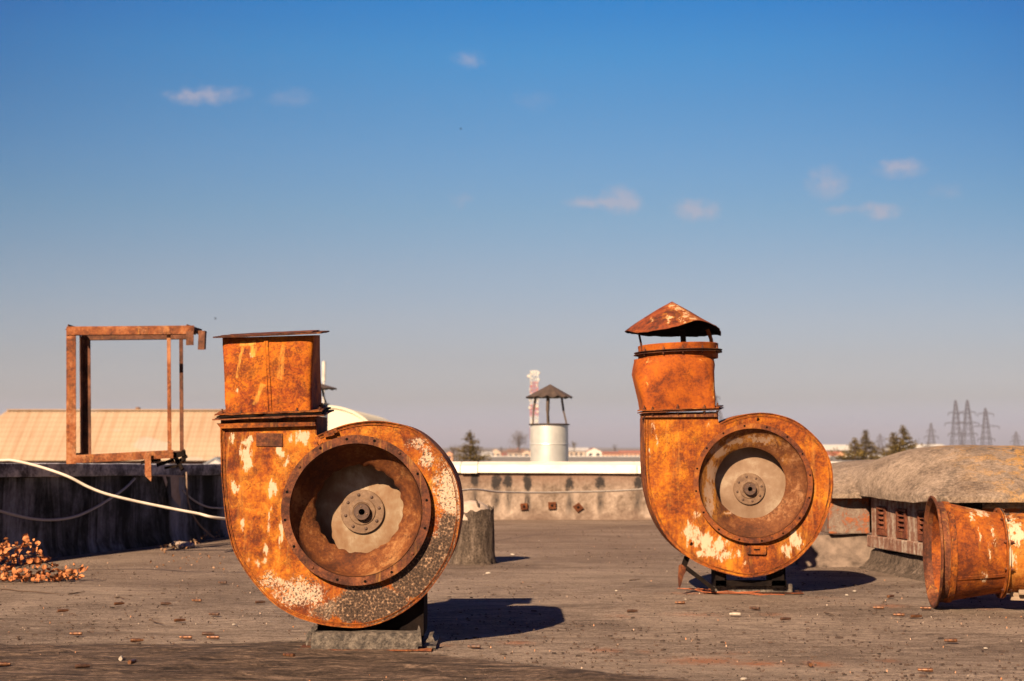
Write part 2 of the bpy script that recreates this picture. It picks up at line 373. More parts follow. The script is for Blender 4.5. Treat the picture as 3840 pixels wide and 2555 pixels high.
def _roof(t):
    p = t.pos(); x, y, z = t.sep(p)[:3]
    n1 = t.noise(p, 1.1, 5, .6); n2 = t.noise(t.scale(p, (7, 22, 7)), 1.0, 6, .72); n3 = t.noise(t.scale(p, (60, 150, 60)), 1.0, 4, .7)
    gr = t.noise(t.scale(p, (170, 330, 200)), 1.0, 3, .75)
    k = t.m('ADD', t.m('ADD', t.m('MULTIPLY', n1, .22), t.m('MULTIPLY', n2, .26)), t.m('ADD', t.m('MULTIPLY', n3, .26), t.m('MULTIPLY', gr, .34)))
    k = t.m('ADD', t.m('MULTIPLY', t.m('SUBTRACT', k, .54), 3.3), .56)
    c = t.ramp(k, [(.40, (.085, .060, .046)), (.48, (.155, .112, .083)), (.60, (.235, .175, .132)), (.76, (.35, .27, .21))])
    # far part runs browner and smoother
    far = t.step(y, 5.4, 9.5)
    c = t.mix(t.m('MULTIPLY', far, .75), c, t.mix(t.step(t.noise(t.scale(p, (1.2, 4, 1)), 1.0, 4, .6), .3, .7), (.135, .085, .058), (.215, .148, .108)))
    dst = t.noise(t.scale(t.v('ADD', p, (3, 1, 0)), (.9, 1.6, 1)), 1.0, 6, .68, .5)
    c = t.mix(t.m('MULTIPLY', t.step(t.m('ADD', dst, t.m('MULTIPLY', t.m('SUBTRACT', n3, .5), .5)), .48, .62), .45), c, (.33, .25, .19))
    wrn = t.noise(t.scale(t.v('ADD', p, (11, 5, 0)), (.8, 3.2, 1)), 1.0, 7, .74, .8)
    c = t.mix(t.m('MULTIPLY', t.step(t.m('ADD', wrn, t.m('MULTIPLY', t.m('SUBTRACT', n3, .5), .6)), .54, .64), .6), c, (.085, .058, .042))
    # dark flecks
    fk = t.step(t.noise(t.scale(p, (34, 90, 20)), 1.0, 5, .8, .6), .575, .615)
    c = t.mix(t.m('MULTIPLY', fk, .75), c, (.035, .024, .02))
    cr = t.step(t.noise(t.scale(p, (10, 70, 9)), 1.0, 6, .82, 1.0), .57, .63)
    c = t.mix(t.m('MULTIPLY', cr, .65), c, (.06, .042, .034))
    # darker overlaid felt sheet in the foreground
    wv = t.m('ADD', t.m('MULTIPLY', t.m('SUBTRACT', t.noise(t.scale(p, (2.2, 1.2, 1)), 1.0, 5, .65), .5), .34), t.m('MULTIPLY', t.m('SUBTRACT', t.noise(t.scale(p, (14, 22, 1)), 1.0, 5, .7), .5), .10))
    edge = t.m('SUBTRACT', t.m('SUBTRACT', 4.50, t.m('MULTIPLY', t.m('MAXIMUM', t.m('ADD', x, .55), 0.0), .70)), t.m('ADD', y, wv))
    mk = t.step(edge, 0.0, .035)
    n5 = t.noise(t.scale(p, (5, 30, 7)), 1.0, 7, .78, .8)
    dk = t.ramp(t.m('ADD', t.m('MULTIPLY', n5, .7), t.m('MULTIPLY', n3, .3)), [(.40, (.016, .011, .008)), (.47, (.055, .036, .026)), (.53, (.105, .070, .050)), (.60, (.23, .155, .110))])
    c = t.mix(mk, c, dk)
    # rust washed onto the felt
    tot = None
    for (px, py, rx, ry, a) in RUSTY:
        g = G(px, py); gx = rx * g.y / FPX; gy = abs(G(px, py + ry).y - g.y)
        q = t.v('MULTIPLY', t.v('SUBTRACT', p, (g.x, g.y, 0)), (1 / gx, 1 / gy, 0))
        m1 = t.m('MULTIPLY', t.m('SUBTRACT', 1.0, t.v('LENGTH', q), clamp=True), a)
        tot = m1 if tot is None else t.m('MAXIMUM', tot, m1)
    rm = t.step(t.m('ADD', tot, t.m('MULTIPLY', t.m('SUBTRACT', t.noise(t.scale(p, (34, 150, 9)), 1.0, 6, .85), .5), 5.0)), .40, .95)
    c = t.mix(t.m('MULTIPLY', t.m('MULTIPLY', rm, .75), t.step(tot, 0, .15)), c, (.30, .095, .030))
    hh = t.m('ADD', t.m('ADD', t.m('MULTIPLY', n2, 1.2), n3), t.m('MULTIPLY', gr, .7))
    hh = t.m('ADD', hh, t.m('MULTIPLY', mk, .5))
    return {'Base Color': c, 'Roughness': .93, 'Specular IOR Level': .2, 'Normal': t.bump(hh, .9, .010)}
RUSTY = [(2260, 2435, 110, 16, .9), (2420, 2440, 60, 14, .6), (2640, 2478, 260, 26, 1), (2840, 2490, 180, 20, 1), (3080, 2490, 110, 20, 1), (2750, 2450, 90, 14, .6), (3330, 2475, 70, 12, .8), (1940, 2408, 110, 14, .9), (1960, 2345, 80, 10, .3),
         (2330, 2310, 90, 12, .6), (2600, 2304, 170, 12, .75), (2900, 2300, 90, 10, .7), (3330, 2270, 120, 12, .8), (3100, 2240, 120, 10, .4), (1900, 2360, 60, 10, .5), (3700, 2280, 90, 14, .6), (1650, 2420, 90, 14, .6), (2600, 2225, 180, 10, .8)]
M_roof = mat("roofing_felt", _roof)

def _wall(t):
    p = t.pos(); x, y, z = t.sep(p)[:3]
    n1 = t.noise(p, 6, 6, .65, .4); n2 = t.noise(p, 34, 5, .7); st = t.noise(t.scale(p, (9, 9, .9)), 1.0, 4, .6, .3)
    c = t.ramp(t.m('ADD', t.m('MULTIPLY', n1, .6), t.m('MULTIPLY', n2, .4)), [(.38, (.10, .068, .048)), (.48, (.20, .145, .108)), (.57, (.28, .21, .16)), (.66, (.36, .27, .205))])
    # pinkish upper band
    c = t.mix(t.m('MULTIPLY', t.step(t.m('ADD', z, t.m('MULTIPLY', n1, .16)), .34, .46), .75), c, (.16, .088, .060))
    # tar dribbles under the coping
    tot = None
    for (px, py, rx, ry) in [(1780, 1800, 24, 34), (1862, 1810, 30, 42), (1905, 1805, 24, 36), (1978, 1812, 20, 46), (2135, 1815, 22, 36), (2252, 1808, 26, 34), (2395, 1810, 22, 34)]:
        g = W(px, py, 12.5)
        q = t.v('MULTIPLY', t.v('SUBTRACT', t.v('ADD', p, t.v('MULTIPLY', t.v('SUBTRACT', t.noise(p, 18, 5, .7, col=True), (.5, .5, .5)), (.10, 0, .14))), tuple(g)), (FPX / 12.5 / rx, 0, FPX / 12.5 / ry))
        m1 = t.m('SUBTRACT', 1.0, t.v('LENGTH', q), clamp=True); tot = m1 if tot is None else t.m('MAXIMUM', tot, m1)
        q = t.v('MULTIPLY', t.v('SUBTRACT', t.v('ADD', p, t.v('MULTIPLY', t.v('SUBTRACT', t.noise(t.scale(p, (1, 1, .2)), 18, 4, .7, col=True), (.5, .5, .5)), (.12, 0, .1))), (g.x, g.y, g.z - .16)), (FPX / 12.5 / rx * 1.1, 0, 5.5))
        m1 = t.m('MULTIPLY', t.m('SUBTRACT', 1.0, t.v('LENGTH', q), clamp=True), .45); tot = t.m('MAXIMUM', tot, m1)
    c = t.mix(t.m('MULTIPLY', t.step(tot, .05, .45), t.step(t.m('ADD', n2, t.m('MULTIPLY', tot, .3)), .35, .62)), c, (.03, .024, .022))
    # grime at the foot and vertical streaks
    foot = t.step(t.m('ADD', z, t.m('MULTIPLY', t.m('SUBTRACT', n1, .5), .25)), .10, .0)
    c = t.mix(t.m('MULTIPLY', foot, .7), c, (.10, .062, .045))
    c = t.mix(t.m('MULTIPLY', t.step(st, .56, .72), .35), c, (.09, .065, .05))
    return {'Base Color': c, 'Roughness': .92, 'Specular IOR Level': .2, 'Normal': t.bump(t.m('ADD', n2, n1), .5, .012)}
M_wall = mat("stained_render", _wall)
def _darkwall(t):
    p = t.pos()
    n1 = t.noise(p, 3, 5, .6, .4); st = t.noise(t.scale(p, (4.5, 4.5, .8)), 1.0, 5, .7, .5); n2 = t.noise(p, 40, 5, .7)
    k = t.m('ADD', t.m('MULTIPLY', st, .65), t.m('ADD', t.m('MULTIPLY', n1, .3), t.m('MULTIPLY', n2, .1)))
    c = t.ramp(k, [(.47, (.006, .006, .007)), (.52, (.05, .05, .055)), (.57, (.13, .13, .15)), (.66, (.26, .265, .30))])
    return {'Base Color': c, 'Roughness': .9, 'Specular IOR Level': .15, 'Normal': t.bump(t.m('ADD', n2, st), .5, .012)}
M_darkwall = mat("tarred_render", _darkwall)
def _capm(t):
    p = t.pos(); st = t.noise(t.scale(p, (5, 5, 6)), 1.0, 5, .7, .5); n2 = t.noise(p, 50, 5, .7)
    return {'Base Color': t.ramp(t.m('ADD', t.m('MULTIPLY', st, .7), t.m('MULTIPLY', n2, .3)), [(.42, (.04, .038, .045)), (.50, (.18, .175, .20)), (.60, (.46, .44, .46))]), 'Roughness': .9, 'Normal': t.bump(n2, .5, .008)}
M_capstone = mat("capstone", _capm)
def _coping(t):
    p = t.pos(); n = t.noise(p, 7, 4, .6)
    return {'Base Color': t.ramp(n, [(.35, (.62, .56, .46)), (.6, (.80, .74, .62))]), 'Roughness': .55, 'Metallic': 0.0}
M_coping = mat("white_sheet", _coping)
def _stump(t):
    p = t.obj(); v = t.noise(t.scale(p, (30, 30, 7)), 1.0, 6, .75, .5); n = t.noise(p, 90, 5, .75)
    return {'Base Color': t.ramp(t.m('ADD', t.m('MULTIPLY', v, .55), t.m('MULTIPLY', n, .45)), [(.38, (.022, .015, .011)), (.5, (.075, .054, .040)), (.62, (.17, .125, .095))]), 'Roughness': .95, 'Specular IOR Level': .2,
            'Normal': t.bump(t.m('ADD', v, t.m('MULTIPLY', n, .7)), .8, .012)}
M_felt = mat("tar_felt", _stump)
def _concrete(t):
    p = t.pos(); n1 = t.noise(p, 5, 6, .65); n2 = t.noise(p, 45, 5, .75); st = t.noise(t.scale(p, (12, 3, 4)), 1.0, 5, .7, .4)
    n3 = t.noise(p, 110, 4, .8)
    kk_ = t.m('ADD', t.m('MULTIPLY', n1, .3), t.m('ADD', t.m('MULTIPLY', n2, .35), t.m('MULTIPLY', n3, .35)))
    c = t.ramp(kk_, [(.40, (.09, .060, .043)), (.48, (.20, .145, .105)), (.56, (.31, .23, .17)), (.64, (.42, .32, .25))])
    c = t.mix(t.m('MULTIPLY', t.step(t.noise(t.v('ADD', p, (2, 8, 1)), 14, 6, .8, .8), .54, .62), .6), c, (.07, .052, .04))
    x, y = t.sep(p)[:2]
    for (ax, ay, bx, by, wd, am) in ((1.93, 6.46, 2.40, 7.30, .024, .55), (1.93, 6.78, 2.20, 7.40, .014, .35)):
        L = math.hypot(bx - ax, by - ay); nx_, ny_ = (by - ay) / L, -(bx - ax) / L
        dd = t.m('ADD', t.m('ADD', t.m('MULTIPLY', x, nx_), t.m('MULTIPLY', y, ny_)), -(ax * nx_ + ay * ny_))
        dd = t.m('ADD', t.m('ABSOLUTE', dd), t.m('MULTIPLY', t.m('SUBTRACT', n2, .5), .20))
        c = t.mix(t.m('MULTIPLY', t.m('MULTIPLY', t.step(dd, wd, wd * .3), t.step(n3, .40, .56)), am), c, (.05, .04, .032))
    lich = t.m('MULTIPLY', t.step(t.noise(p, 11, 6, .78, .3), .50, .55), t.step(n3, .42, .52))
    lich = t.m('MULTIPLY', lich, t.step(x, 2.05, 2.5))
    c = t.mix(t.m('MULTIPLY', lich, .85), c, (.48, .225, .02))
    bl = t.m('MULTIPLY', t.step(t.noise(t.v('ADD', p, (7, 3, 5)), 9, 5, .72, .5), .56, .60), t.step(x, 2.2, 2.45))
    c = t.mix(bl, c, (.045, .04, .036))
    return {'Base Color': c, 'Roughness': .95, 'Specular IOR Level': .2, 'Normal': t.bump(t.m('ADD', t.m('MULTIPLY', n2, 1.0), n3), .8, .008)}
M_conc = mat("weathered_concrete", _concrete)
def _brick(t):
    p = t.pos(); n1 = t.noise(p, 11, 6, .7, .5); n2 = t.noise(p, 60, 5, .75)
    c = t.ramp(t.m('ADD', t.m('MULTIPLY', n1, .7), t.m('MULTIPLY', n2, .3)), [(.40, (.22, .165, .125)), (.48, (.16, .11, .085)), (.53, (.24, .085, .04)), (.62, (.34, .095, .025))])
    c = t.mix(t.m('MULTIPLY', t.step(n2, .60, .68), .6), c, (.07, .05, .04))
    return {'Base Color': c, 'Roughness': .93, 'Specular IOR Level': .2, 'Normal': t.bump(t.m('ADD', n1, n2), .7, .012)}
M_brick = mat("painted_brick", _brick)
def _louv(t):
    p = t.pos(); st = t.noise(t.scale(p, (25, 25, 4)), 1.0, 5, .7, .4); n = t.noise(p, 50, 4, .7)
    c = t.ramp(t.m('ADD', t.m('MULTIPLY', st, .6), t.m('MULTIPLY', n, .4)), [(.38, (.09, .038, .024)), (.48, (.18, .082, .050)), (.54, (.24, .17, .125)), (.64, (.38, .31, .24))])
    return {'Base Color': c, 'Roughness': .9, 'Normal': t.bump(st, .5, .008)}
M_louv = mat("streaked_red_render", _louv)
M_louvmetal = rust("rust_louvre", (.05, .018, .012), (.13, .045, .026), (.20, .075, .04), (.3, .13, .07), seed=3.3)
M_galv = mat("galvanised", lambda t: {'Base Color': t.ramp(t.noise(t.pos(), 9, 4, .6), [(.3, (.55, .54, .50)), (.7, (.70, .68, .62))]), 'Metallic': .55, 'Roughness': .36})
M_hat = mat("dark_cap", lambda t: {'Base Color': t.ramp(t.noise(t.pos(), 14, 4, .6), [(.3, (.040, .026, .019)), (.7, (.075, .048, .034))]), 'Roughness': .75})
M_cable = mat("pale_cable", lambda t: {'Base Color': t.ramp(t.noise(t.pos(), 14, 4, .6), [(.3, (.44, .37, .29)), (.7, (.60, .52, .43))]), 'Roughness': .6})
M_brownhose = mat('brown_hose', lambda t: {'Base Color': (.20, .13, .09), 'Roughness': .7})
M_hose = mat("grey_hose", lambda t: {'Base Color': (.34, .30, .28), 'Roughness': .6})
M_leaf = mat("dry_leaf", lambda t: {'Base Color': t.ramp(t.noise(t.pos(), 22, 3, .6), [(.3, (.22, .065, .018)), (.5, (.36, .12, .035)), (.7, (.48, .20, .07))]), 'Roughness': .8})
M_twig = mat("twig", lambda t: {'Base Color': (.07, .04, .025), 'Roughness': .9})
M_brass = mat("tarnished_brass", lambda t: {'Base Color': t.ramp(t.noise(t.obj(), 120, 3, .6), [(.35, (.06, .024, .012)), (.65, (.20, .085, .035))]), 'Metallic': .5, 'Roughness': .45})
M_brassdark = mat("burnt_steel_case", lambda t: {'Base Color': t.ramp(t.noise(t.obj(), 120, 3, .6), [(.35, (.035, .02, .014)), (.65, (.12, .055, .03))]), 'Metallic': .3, 'Roughness': .5})
M_chip = mat("pale_chip", lambda t: {'Base Color': t.ramp(t.noise(t.obj(), 60, 4, .6), [(.3, (.26, .21, .16)), (.7, (.46, .40, .32))]), 'Roughness': .85})
M_mortar = mat("pink_mortar", lambda t: {'Base Color': t.ramp(t.noise(t.pos(), 16, 5, .7), [(.3, (.26, .19, .14)), (.7, (.42, .32, .25))]), 'Roughness': .95, 'Normal': t.bump(t.noise(t.pos(), 50, 5, .7), .6, .008)})
M_wood = mat("grey_board", lambda t: {'Base Color': t.ramp(t.noise(t.scale(t.obj(), (4, 40, 40)), 1.0, 4, .6), [(.3, (.16, .10, .06)), (.7, (.34, .25, .17))]), 'Roughness': .85})
def plain(name, c, r=.9, var=.25, sc=3.0):
    d = tuple(x * (1 - var) for x in c); e = tuple(min(1, x * (1 + var)) for x in c)
    return mat(name, lambda t: {'Base Color': t.ramp(t.noise(t.pos(), sc, 4, .6), [(.3, d), (.7, e)]), 'Roughness': r, 'Specular IOR Level': .2})
def _sheet(t):
    p = t.pos(); x, y, z = t.sep(p)[:3]
    # sheets of 1.15 m with rust run-down seams and purlin rows
    u = t.m('FRACT', t.m('DIVIDE', x, .40)); v = t.m('FRACT', t.m('DIVIDE', y, .19))
    seam = t.m('ADD', t.step(u, .30, .05), t.step(u, .72, .97), clamp=True)
    n = t.noise(t.scale(p, (.9, .22, 1)), 1.0, 4, .6); n2 = t.noise(p, .35, 3, .6)
    c = t.mix(t.step(n2, .35, .65), (.29, .205, .135), (.34, .25, .17))
    c = t.mix(t.m('MULTIPLY', seam, t.m('MULTIPLY', t.step(n, .35, .62), .5)), c, (.22, .12, .06))
    c = t.mix(t.m('MULTIPLY', t.step(v, .22, .05), .6), c, (.22, .135, .08))
    c = t.mix(t.m('MULTIPLY', t.step(t.noise(t.scale(p, (.35, .5, 1)), 1.0, 2, .5), .58, .62), .45), c, (.30, .27, .25))
    return {'Base Color': c, 'Roughness': .8, 'Specular IOR Level': .2, 'Normal': t.bump(t.m('SINE', t.m('MULTIPLY', x, 41.0)), .15, .03)}
M_sheet = mat("sheet_roof", _sheet)
M_ground = plain("far_ground", (.10, .085, .06), var=.5, sc=.02)
M_wood_far = plain("bare_wood", (.075, .062, .052), var=.3, sc=.05)
M_needle = plain("conifer_needles", (.085, .058, .014), var=.5, sc=2.0)
M_bark = plain("bark", (.06, .04, .028))
M_baretwig = plain("bare_twigs", (.11, .085, .07), var=.3, sc=.3)
M_greytree = plain("olive_crown", (.13, .10, .04), var=.4, sc=.3)
M_lat = plain("lattice_steel", (.05, .045, .06))
M_red = plain("red_paint", (.42, .09, .05)); M_white = plain("white_paint", (.52, .49, .43))
M_antenna = plain("antenna_white", (.50, .46, .40))
M_greyroof = plain("grey_flat_roof", (.17, .155, .14), var=.15, sc=.4)
M_plaster = plain("pale_plaster", (.42, .32, .24)); M_redroof = plain("red_tile", (.30, .10, .055)); M_brownroof = plain("brown_tile", (.17, .09, .055))
M_greyshed = plain("grey_shed_roof", (.40, .38, .36)); M_bluegrey = plain("slate_roof", (.16, .17, .19)); M_pink = plain("orange_plaster", (.50, .26, .15))
M_window = mat("dark_window", lambda t: {'Base Color': (.03, .035, .045), 'Roughness': .2})
M_tank = plain("cream_tank", (.62, .56, .42), var=.10, sc=.8)
M_bird = plain("bird_black", (.02, .02, .02))
# ================================================================== SETTING
def frange(a, b, s):
    n = max(1, int(round((b - a) / s))); return [a + (b - a) * i / n for i in range(n)]
def build_rooftop():
    xs = frange(-9, -2.6, .4) + frange(-2.6, 2.8, .016) + frange(2.8, 8, .4) + [8.0]
    ys = frange(-3, 3.3, .5) + frange(3.3, 5.6, .014) + frange(5.6, 12.9, .06) + [12.9]
    verts = []
    for y in ys:
        for x in xs:
            if 3.2 < y < 5.7 and abs(x) < 3:
                b = nz(x * 1.1 + 5, y * 1.1) * .006 + nz(x * 9, y * 20, 2) * .0022 + nz(x * 26, y * 60, 5) * .0010
                wv = nz(x * 2.2, y * 1.2, 9) * .17 + nz(x * 13, y * 22, 4) * .03
                e = 4.50 - max(x + .55, 0) * .70 - (y + wv)
                if e > 0: b += min(e / .03, 1) * .004 + max(0, nz(x * 7, y * 26, 7)) * .012 * min(e / .1, 1)
            else: b = nz(x * .8, y * .8) * .006
            verts.append((x, y, b - .003))
    nx = len(xs)
    faces = [(j * nx + i, j * nx + i + 1, (j + 1) * nx + i + 1, (j + 1) * nx + i) for j in range(len(ys) - 1) for i in range(nx - 1)]
    me = bpy.data.meshes.new("rooftop"); me.from_pydata(verts, [], faces); me.materials.append(M_roof); me.shade_smooth()
    o = bpy.data.objects.new("rooftop", me); link(o); tag(o, 'flat roof of weathered grey felt', None, kind='structure')
    bm = B(); box(bm, -9, 8, -3, 12.9, -6, -.06); o = obj("roof_slab", bm, M_darkwall); tag(o, kind='structure')
build_rooftop()
bm = B(); s = 4000
bm.faces.new([bm.verts.new(p) for p in ((-s, -s, -6.02), (s, -s, -6.02), (s, s, -6.02), (-s, s, -6.02))])
tag(obj("ground", bm, M_ground), kind='structure')

# ---- far parapet with white coping
ZP = 12.55
far = thing('parapet_wall', 'long stained rendered parapet with a white metal coping, across the back of the roof', 'wall', (0, ZP, 0))
def zat(py, Z): return W(CX, py, Z).z
zt = zat(1773, ZP)
bm = B(); x0, x1 = -1.45, 7.9; n = 90; secs = []
for i in range(n + 1):
    x = x0 + (x1 - x0) * i / n; q = .010 * nz(x * 2.3, 1) ; foot = .02 + .012 * nz(x * 3, 7)
    secs.append([bm.verts.new(p) for p in ((x, ZP - foot - .02, -.005), (x, ZP - foot * .4, .05), (x, ZP + q, .13), (x, ZP + q * .5, zt), (x, ZP + .26, zt), (x, ZP + .26, -.005))])
for a, b in zip(secs, secs[1:]):
    for k in range(5): bm.faces.new((a[k], b[k], b[k + 1], a[k + 1]))
bm.faces.new(secs[0]); bm.faces.new(list(reversed(secs[-1])))
obj('wall', bm, M_wall, far, smooth=40)
bm = B(); cuts = [-1.5, -.45, -.30, 1.10, 1.22, 2.9, 4.1, 5.4, 6.7, 7.95]; zc = zat(1745, ZP)
for i, (a, b) in enumerate(zip(cuts, cuts[1:])):
    e = .004 * ((i % 3) - 1); short = (b - a) < .2
    d = .012 if short else 0
    hexa(bm, [(a, ZP - .035 - d, zt - .004 + e), (b - .004, ZP - .035 - d, zt - .004 - e), (b - .004, ZP + .30, zt - .004), (a, ZP + .30, zt - .004),
              (a, ZP - .030 + d, zc + e), (b - .004, ZP - .030 + d, zc + e * .5 - .002), (b - .004, ZP + .30, zc + .03), (a, ZP + .30, zc + .03)])
obj('coping', bm, M_coping, far, bevel=.004)
for (px, py, sz, a) in ((1965, 1900, .055, .1), (2070, 1896, .06, .02), (2168, 1903, .062, .65)):
    c = W(px, py, ZP - .02); bm = B()
    h = sz / 2; cs, sn = math.cos(a), math.sin(a)
    pts = [(c.x + (i * cs - j * sn) * h * 1.1, c.z + (i * sn + j * cs) * h) for i, j in ((-1, -1), (1, -1), (1, 1), (-1, 1))]
    hexa(bm, [(p[0], ZP - .028, p[1]) for p in pts] + [(p[0], ZP + .01, p[1]) for p in pts])
    dome(bm, (c.x, ZP - .028, c.z), .012, (0, -1, 0), mi=1)
    obj('anchor_plate', bm, [M_rust_bell, M_black], far)

# ---- left parapet (its lit side faces away)
def LW(s):  # point along the left wall foot
    return Vector((-2.74 + .7 / 2.4 * (s - 7.6), s, 0))
leftw = thing('parapet_wall', 'dark tar-streaked parapet in shadow with a thick capstone, running along the left side', 'wall', LW(9))
dirw = Vector((.7, 2.4, 0)).normalized(); nw = Vector((dirw.y, -dirw.x, 0))   # nw faces +x (towards the camera side)
def strip(bm, prof, s0, s1, n, wob=0.0):
    secs = []
    for i in range(n + 1):
        s = s0 + (s1 - s0) * i / n; p = LW(s); top = .535 - .012 * (s - 7.6)
        row = []
        for (d, h, isabs) in prof:
            hh = h if isabs else top + h
            q = wob * nz(s * 3, d * 9, h * 5)
            row.append(bm.verts.new(p + nw * (d + q) + Vector((0, 0, hh + q * .5))))
        secs.append(row)
    m = len(prof)
    for a, b in zip(secs, secs[1:]):
        for k in range(m): bm.faces.new((a[k], b[k], b[(k + 1) % m], a[(k + 1) % m]))
    bm.faces.new(secs[0]); bm.faces.new(list(reversed(secs[-1])))
bm = B(); strip(bm, [(0.03, -.005, 1), (0, .06, 1), (0, -.078, 0), (-.22, -.078, 0), (-.22, -.005, 1)], .5, 12.50, 120, .012)
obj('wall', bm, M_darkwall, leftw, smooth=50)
bm = B(); strip(bm, [(.045, -.075, 0), (.05, -.068, 0), (.045, -.004, 0), (.035, 0, 0), (-.24, 0, 0), (-.25, -.075, 0)], .5, 12.45, 150, .010)
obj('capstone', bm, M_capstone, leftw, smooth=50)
# torn strip of pale felt hanging from under the capstone
def WL(px, py, off=.06):
    """point on the left wall face plane (offset out) seen at pixel"""
    a = W(px, py, 1.0) - Vector((0, 0, CAMH)); p0 = LW(9) + nw * off; o = Vector((0, 0, CAMH))
    tt = nw.dot(p0 - o) / nw.dot(a); return o + a * tt
bm = B()
for poly in ([(588, 1779), (690, 1784), (691, 1790), (588, 1786)], [(640, 1786), (672, 1788), (670, 1830), (678, 1878), (676, 1902), (658, 1882), (643, 1862)], [(610, 1786), (622, 1787), (628, 1810), (624, 1830), (616, 1806)]):
    f = [bm.verts.new(WL(x, y, .058)) for x, y in poly]; g = [bm.verts.new(WL(x, y, .052)) for x, y in poly]
    bm.faces.new(f); bm.faces.new(list(reversed(g)))
    for i in range(len(f)): bm.faces.new((f[i], f[(i + 1) % len(f)], g[(i + 1) % len(f)], g[i]))
tag(obj('felt_strip', bm, M_mortar), 'torn pale strip of felt hanging from the dark left parapet under the steel frame', 'felt strip')

# ================================================================== STEEL FRAME on the left parapet
fr = thing('steel_frame', 'tall open rectangular frame of rusty angle iron standing on the dark left parapet', 'steel frame', W(440, 1735, 8.0))
M_frame = rust("rust_frame", (.06, .025, .014), (.17, .06, .025), (.30, .11, .035), (.42, .22, .11), seed=12., speck=.4, bias=.04, bumps=.3)
M_frame_b = rust("rust_frame_dull", (.05, .026, .018), (.11, .05, .03), (.17, .08, .045), (.26, .13, .08), seed=15., speck=.4, bumps=.3)
def px_bar(name, a, b, wpx, depth, Z, m, parent, Z2=None, sd=1):
    """angle-iron member between two pixel points at depth Z: an L of two legs"""
    p = W(a[0], a[1], Z); q = W(b[0], b[1], Z2 or Z); wd = wpx * Z / FPX
    bm = B(); d = (q - p).normalized(); s = d.cross(Vector((0, 1, 0))).normalized()
    bar(bm, p, q, wd, .005)
    e = s * (wd / 2 - .0025) * (1 if abs(d.z) > .5 else -1); dv_ = Vector((0, (depth / 2 + .003) * sd, 0))
    bar(bm, p + e + dv_, q + e + dv_, .005, depth)
    return obj(name, bm, m, parent)
ZF, ZB = 7.95, 8.22
px_bar('post', (267, 1740), (267, 1230), 36, .05, ZF, M_frame, fr)
px_bar('post', (327, 1712), (324, 1262), 30, .055, ZB, M_frame_b, fr, sd=-1)
px_bar('post', (636, 1698), (633, 1255), 14, .05, ZF + .02, M_frame, fr)
px_bar('post', (682, 1700), (679, 1262), 14, .04, ZB, M_frame_b, fr)
px_bar('top_beam', (250, 1241), (728, 1237), 32, .05, ZF - .006, M_frame, fr)
px_bar('top_beam', (306, 1264), (700, 1260), 22, .05, ZB - .006, M_frame_b, fr)
px_bar('bottom_beam', (285, 1722), (650, 1703), 30, .05, ZF - .006, M_frame, fr)
px_bar('bottom_beam', (306, 1718), (690, 1700), 20, .05, ZB + .01, M_frame_b, fr)
for (px, py) in ((255, 1236), (700, 1236), (258, 1722)):
    p0 = W(px, py, ZF); p1 = W(px + 56, py + (18 if py < 1500 else -6), ZB); bm = B(); bar(bm, p0, p1, .03, .005, up=Vector((0, 0, 1))); bar(bm, p0 + Vector((0, 0, .014)), p1 + Vector((0, 0, .014)), .005, .03, up=Vector((0, 0, 1)))
    obj('cross_bar', bm, M_frame_b, fr)
bm = B(); p = W(729, 1246, ZF + .05); q = W(772, 1246, ZF + .05); bar(bm, p, q, .012, .05); bar(bm, W(712, 1243, ZF - .012), W(712, 1295, ZF - .012), .042, .006)
bar(bm, W(757, 1243, ZF + .02), W(754, 1312, ZF + .02), .036, .006); bar(bm, W(770, 1243, ZF + .045), W(767, 1310, ZF + .045), .006, .04)
obj('bracket', bm, M_frame_b, fr)
bm = B(); bar(bm, W(555, 1700, ZF - .03), W(557, 1788, ZF - .03), .032, .006)
a = W(545, 1786, ZF - .03); b = W(569, 1786, ZF - .03); c = W(566, 1806, ZF - .03)
vs = [bm.verts.new(v) for v in (a, b, c)]; ws = [bm.verts.new(v + Vector((0, .006, 0))) for v in (a, b, c)]
bm.faces.new(vs); bm.faces.new(ws[::-1])
for i in range(3): bm.faces.new((vs[i], vs[(i + 1) % 3], ws[(i + 1) % 3], ws[i]))
bar(bm, W(548, 1705, ZF), W(548, 1780, ZF), .005, .04)
obj('stub_leg', bm, M_frame, fr)
bm = B()
random.seed(3)
for (a, b, wd) in (((640, 1712), (694, 1700), .03), ((650, 1700), (684, 1762), .022), ((660, 1735), (700, 1712), .016), ((688, 1690), (690, 1730), .02), ((530, 1735), (600, 1722), .02), ((590, 1745), (650, 1725), .018), ((620, 1755), (665, 1748), .014)):
    bar(bm, W(*a, ZF + .1), W(*b, ZF + .02), wd, .012)
obj('torn_bracket', bm, M_black, fr)

# ================================================================== CABLES
def cable(name, pts, r, m, label, group=None, cat='cable'):
    bm = B(); w_ = [W(*p) for p in pts]; cc = [Vector(c) for c in catmull([tuple(v) for v in w_], 8)]
    tube(bm, cc, r, 10); bmesh.ops.recalc_face_normals(bm, faces=bm.faces); tag(obj(name, bm, m, smooth=60), label, cat, group)
cable('cable', [(-120, 1722, 6.5), (0, 1727, 6.52), (45, 1727, 6.53), (120, 1743, 6.54), (200, 1767, 6.55), (265, 1792, 6.56), (330, 1826, 6.58), (400, 1853, 6.6), (505, 1879, 6.64), (620, 1903, 6.68), (740, 1926, 6.72), (845, 1946, 6.8),
      (1150, 1965, 7.5), (1450, 1900, 8.4), (1740, 1838, 9.2), (1880, 1846, 9.8), (2100, 1847, 10.5), (2412, 1835, 11.4), (2700, 1800, 12.3)], .0068, M_cable,
      'pale cable sagging across the roof behind both fan housings, from the left edge')
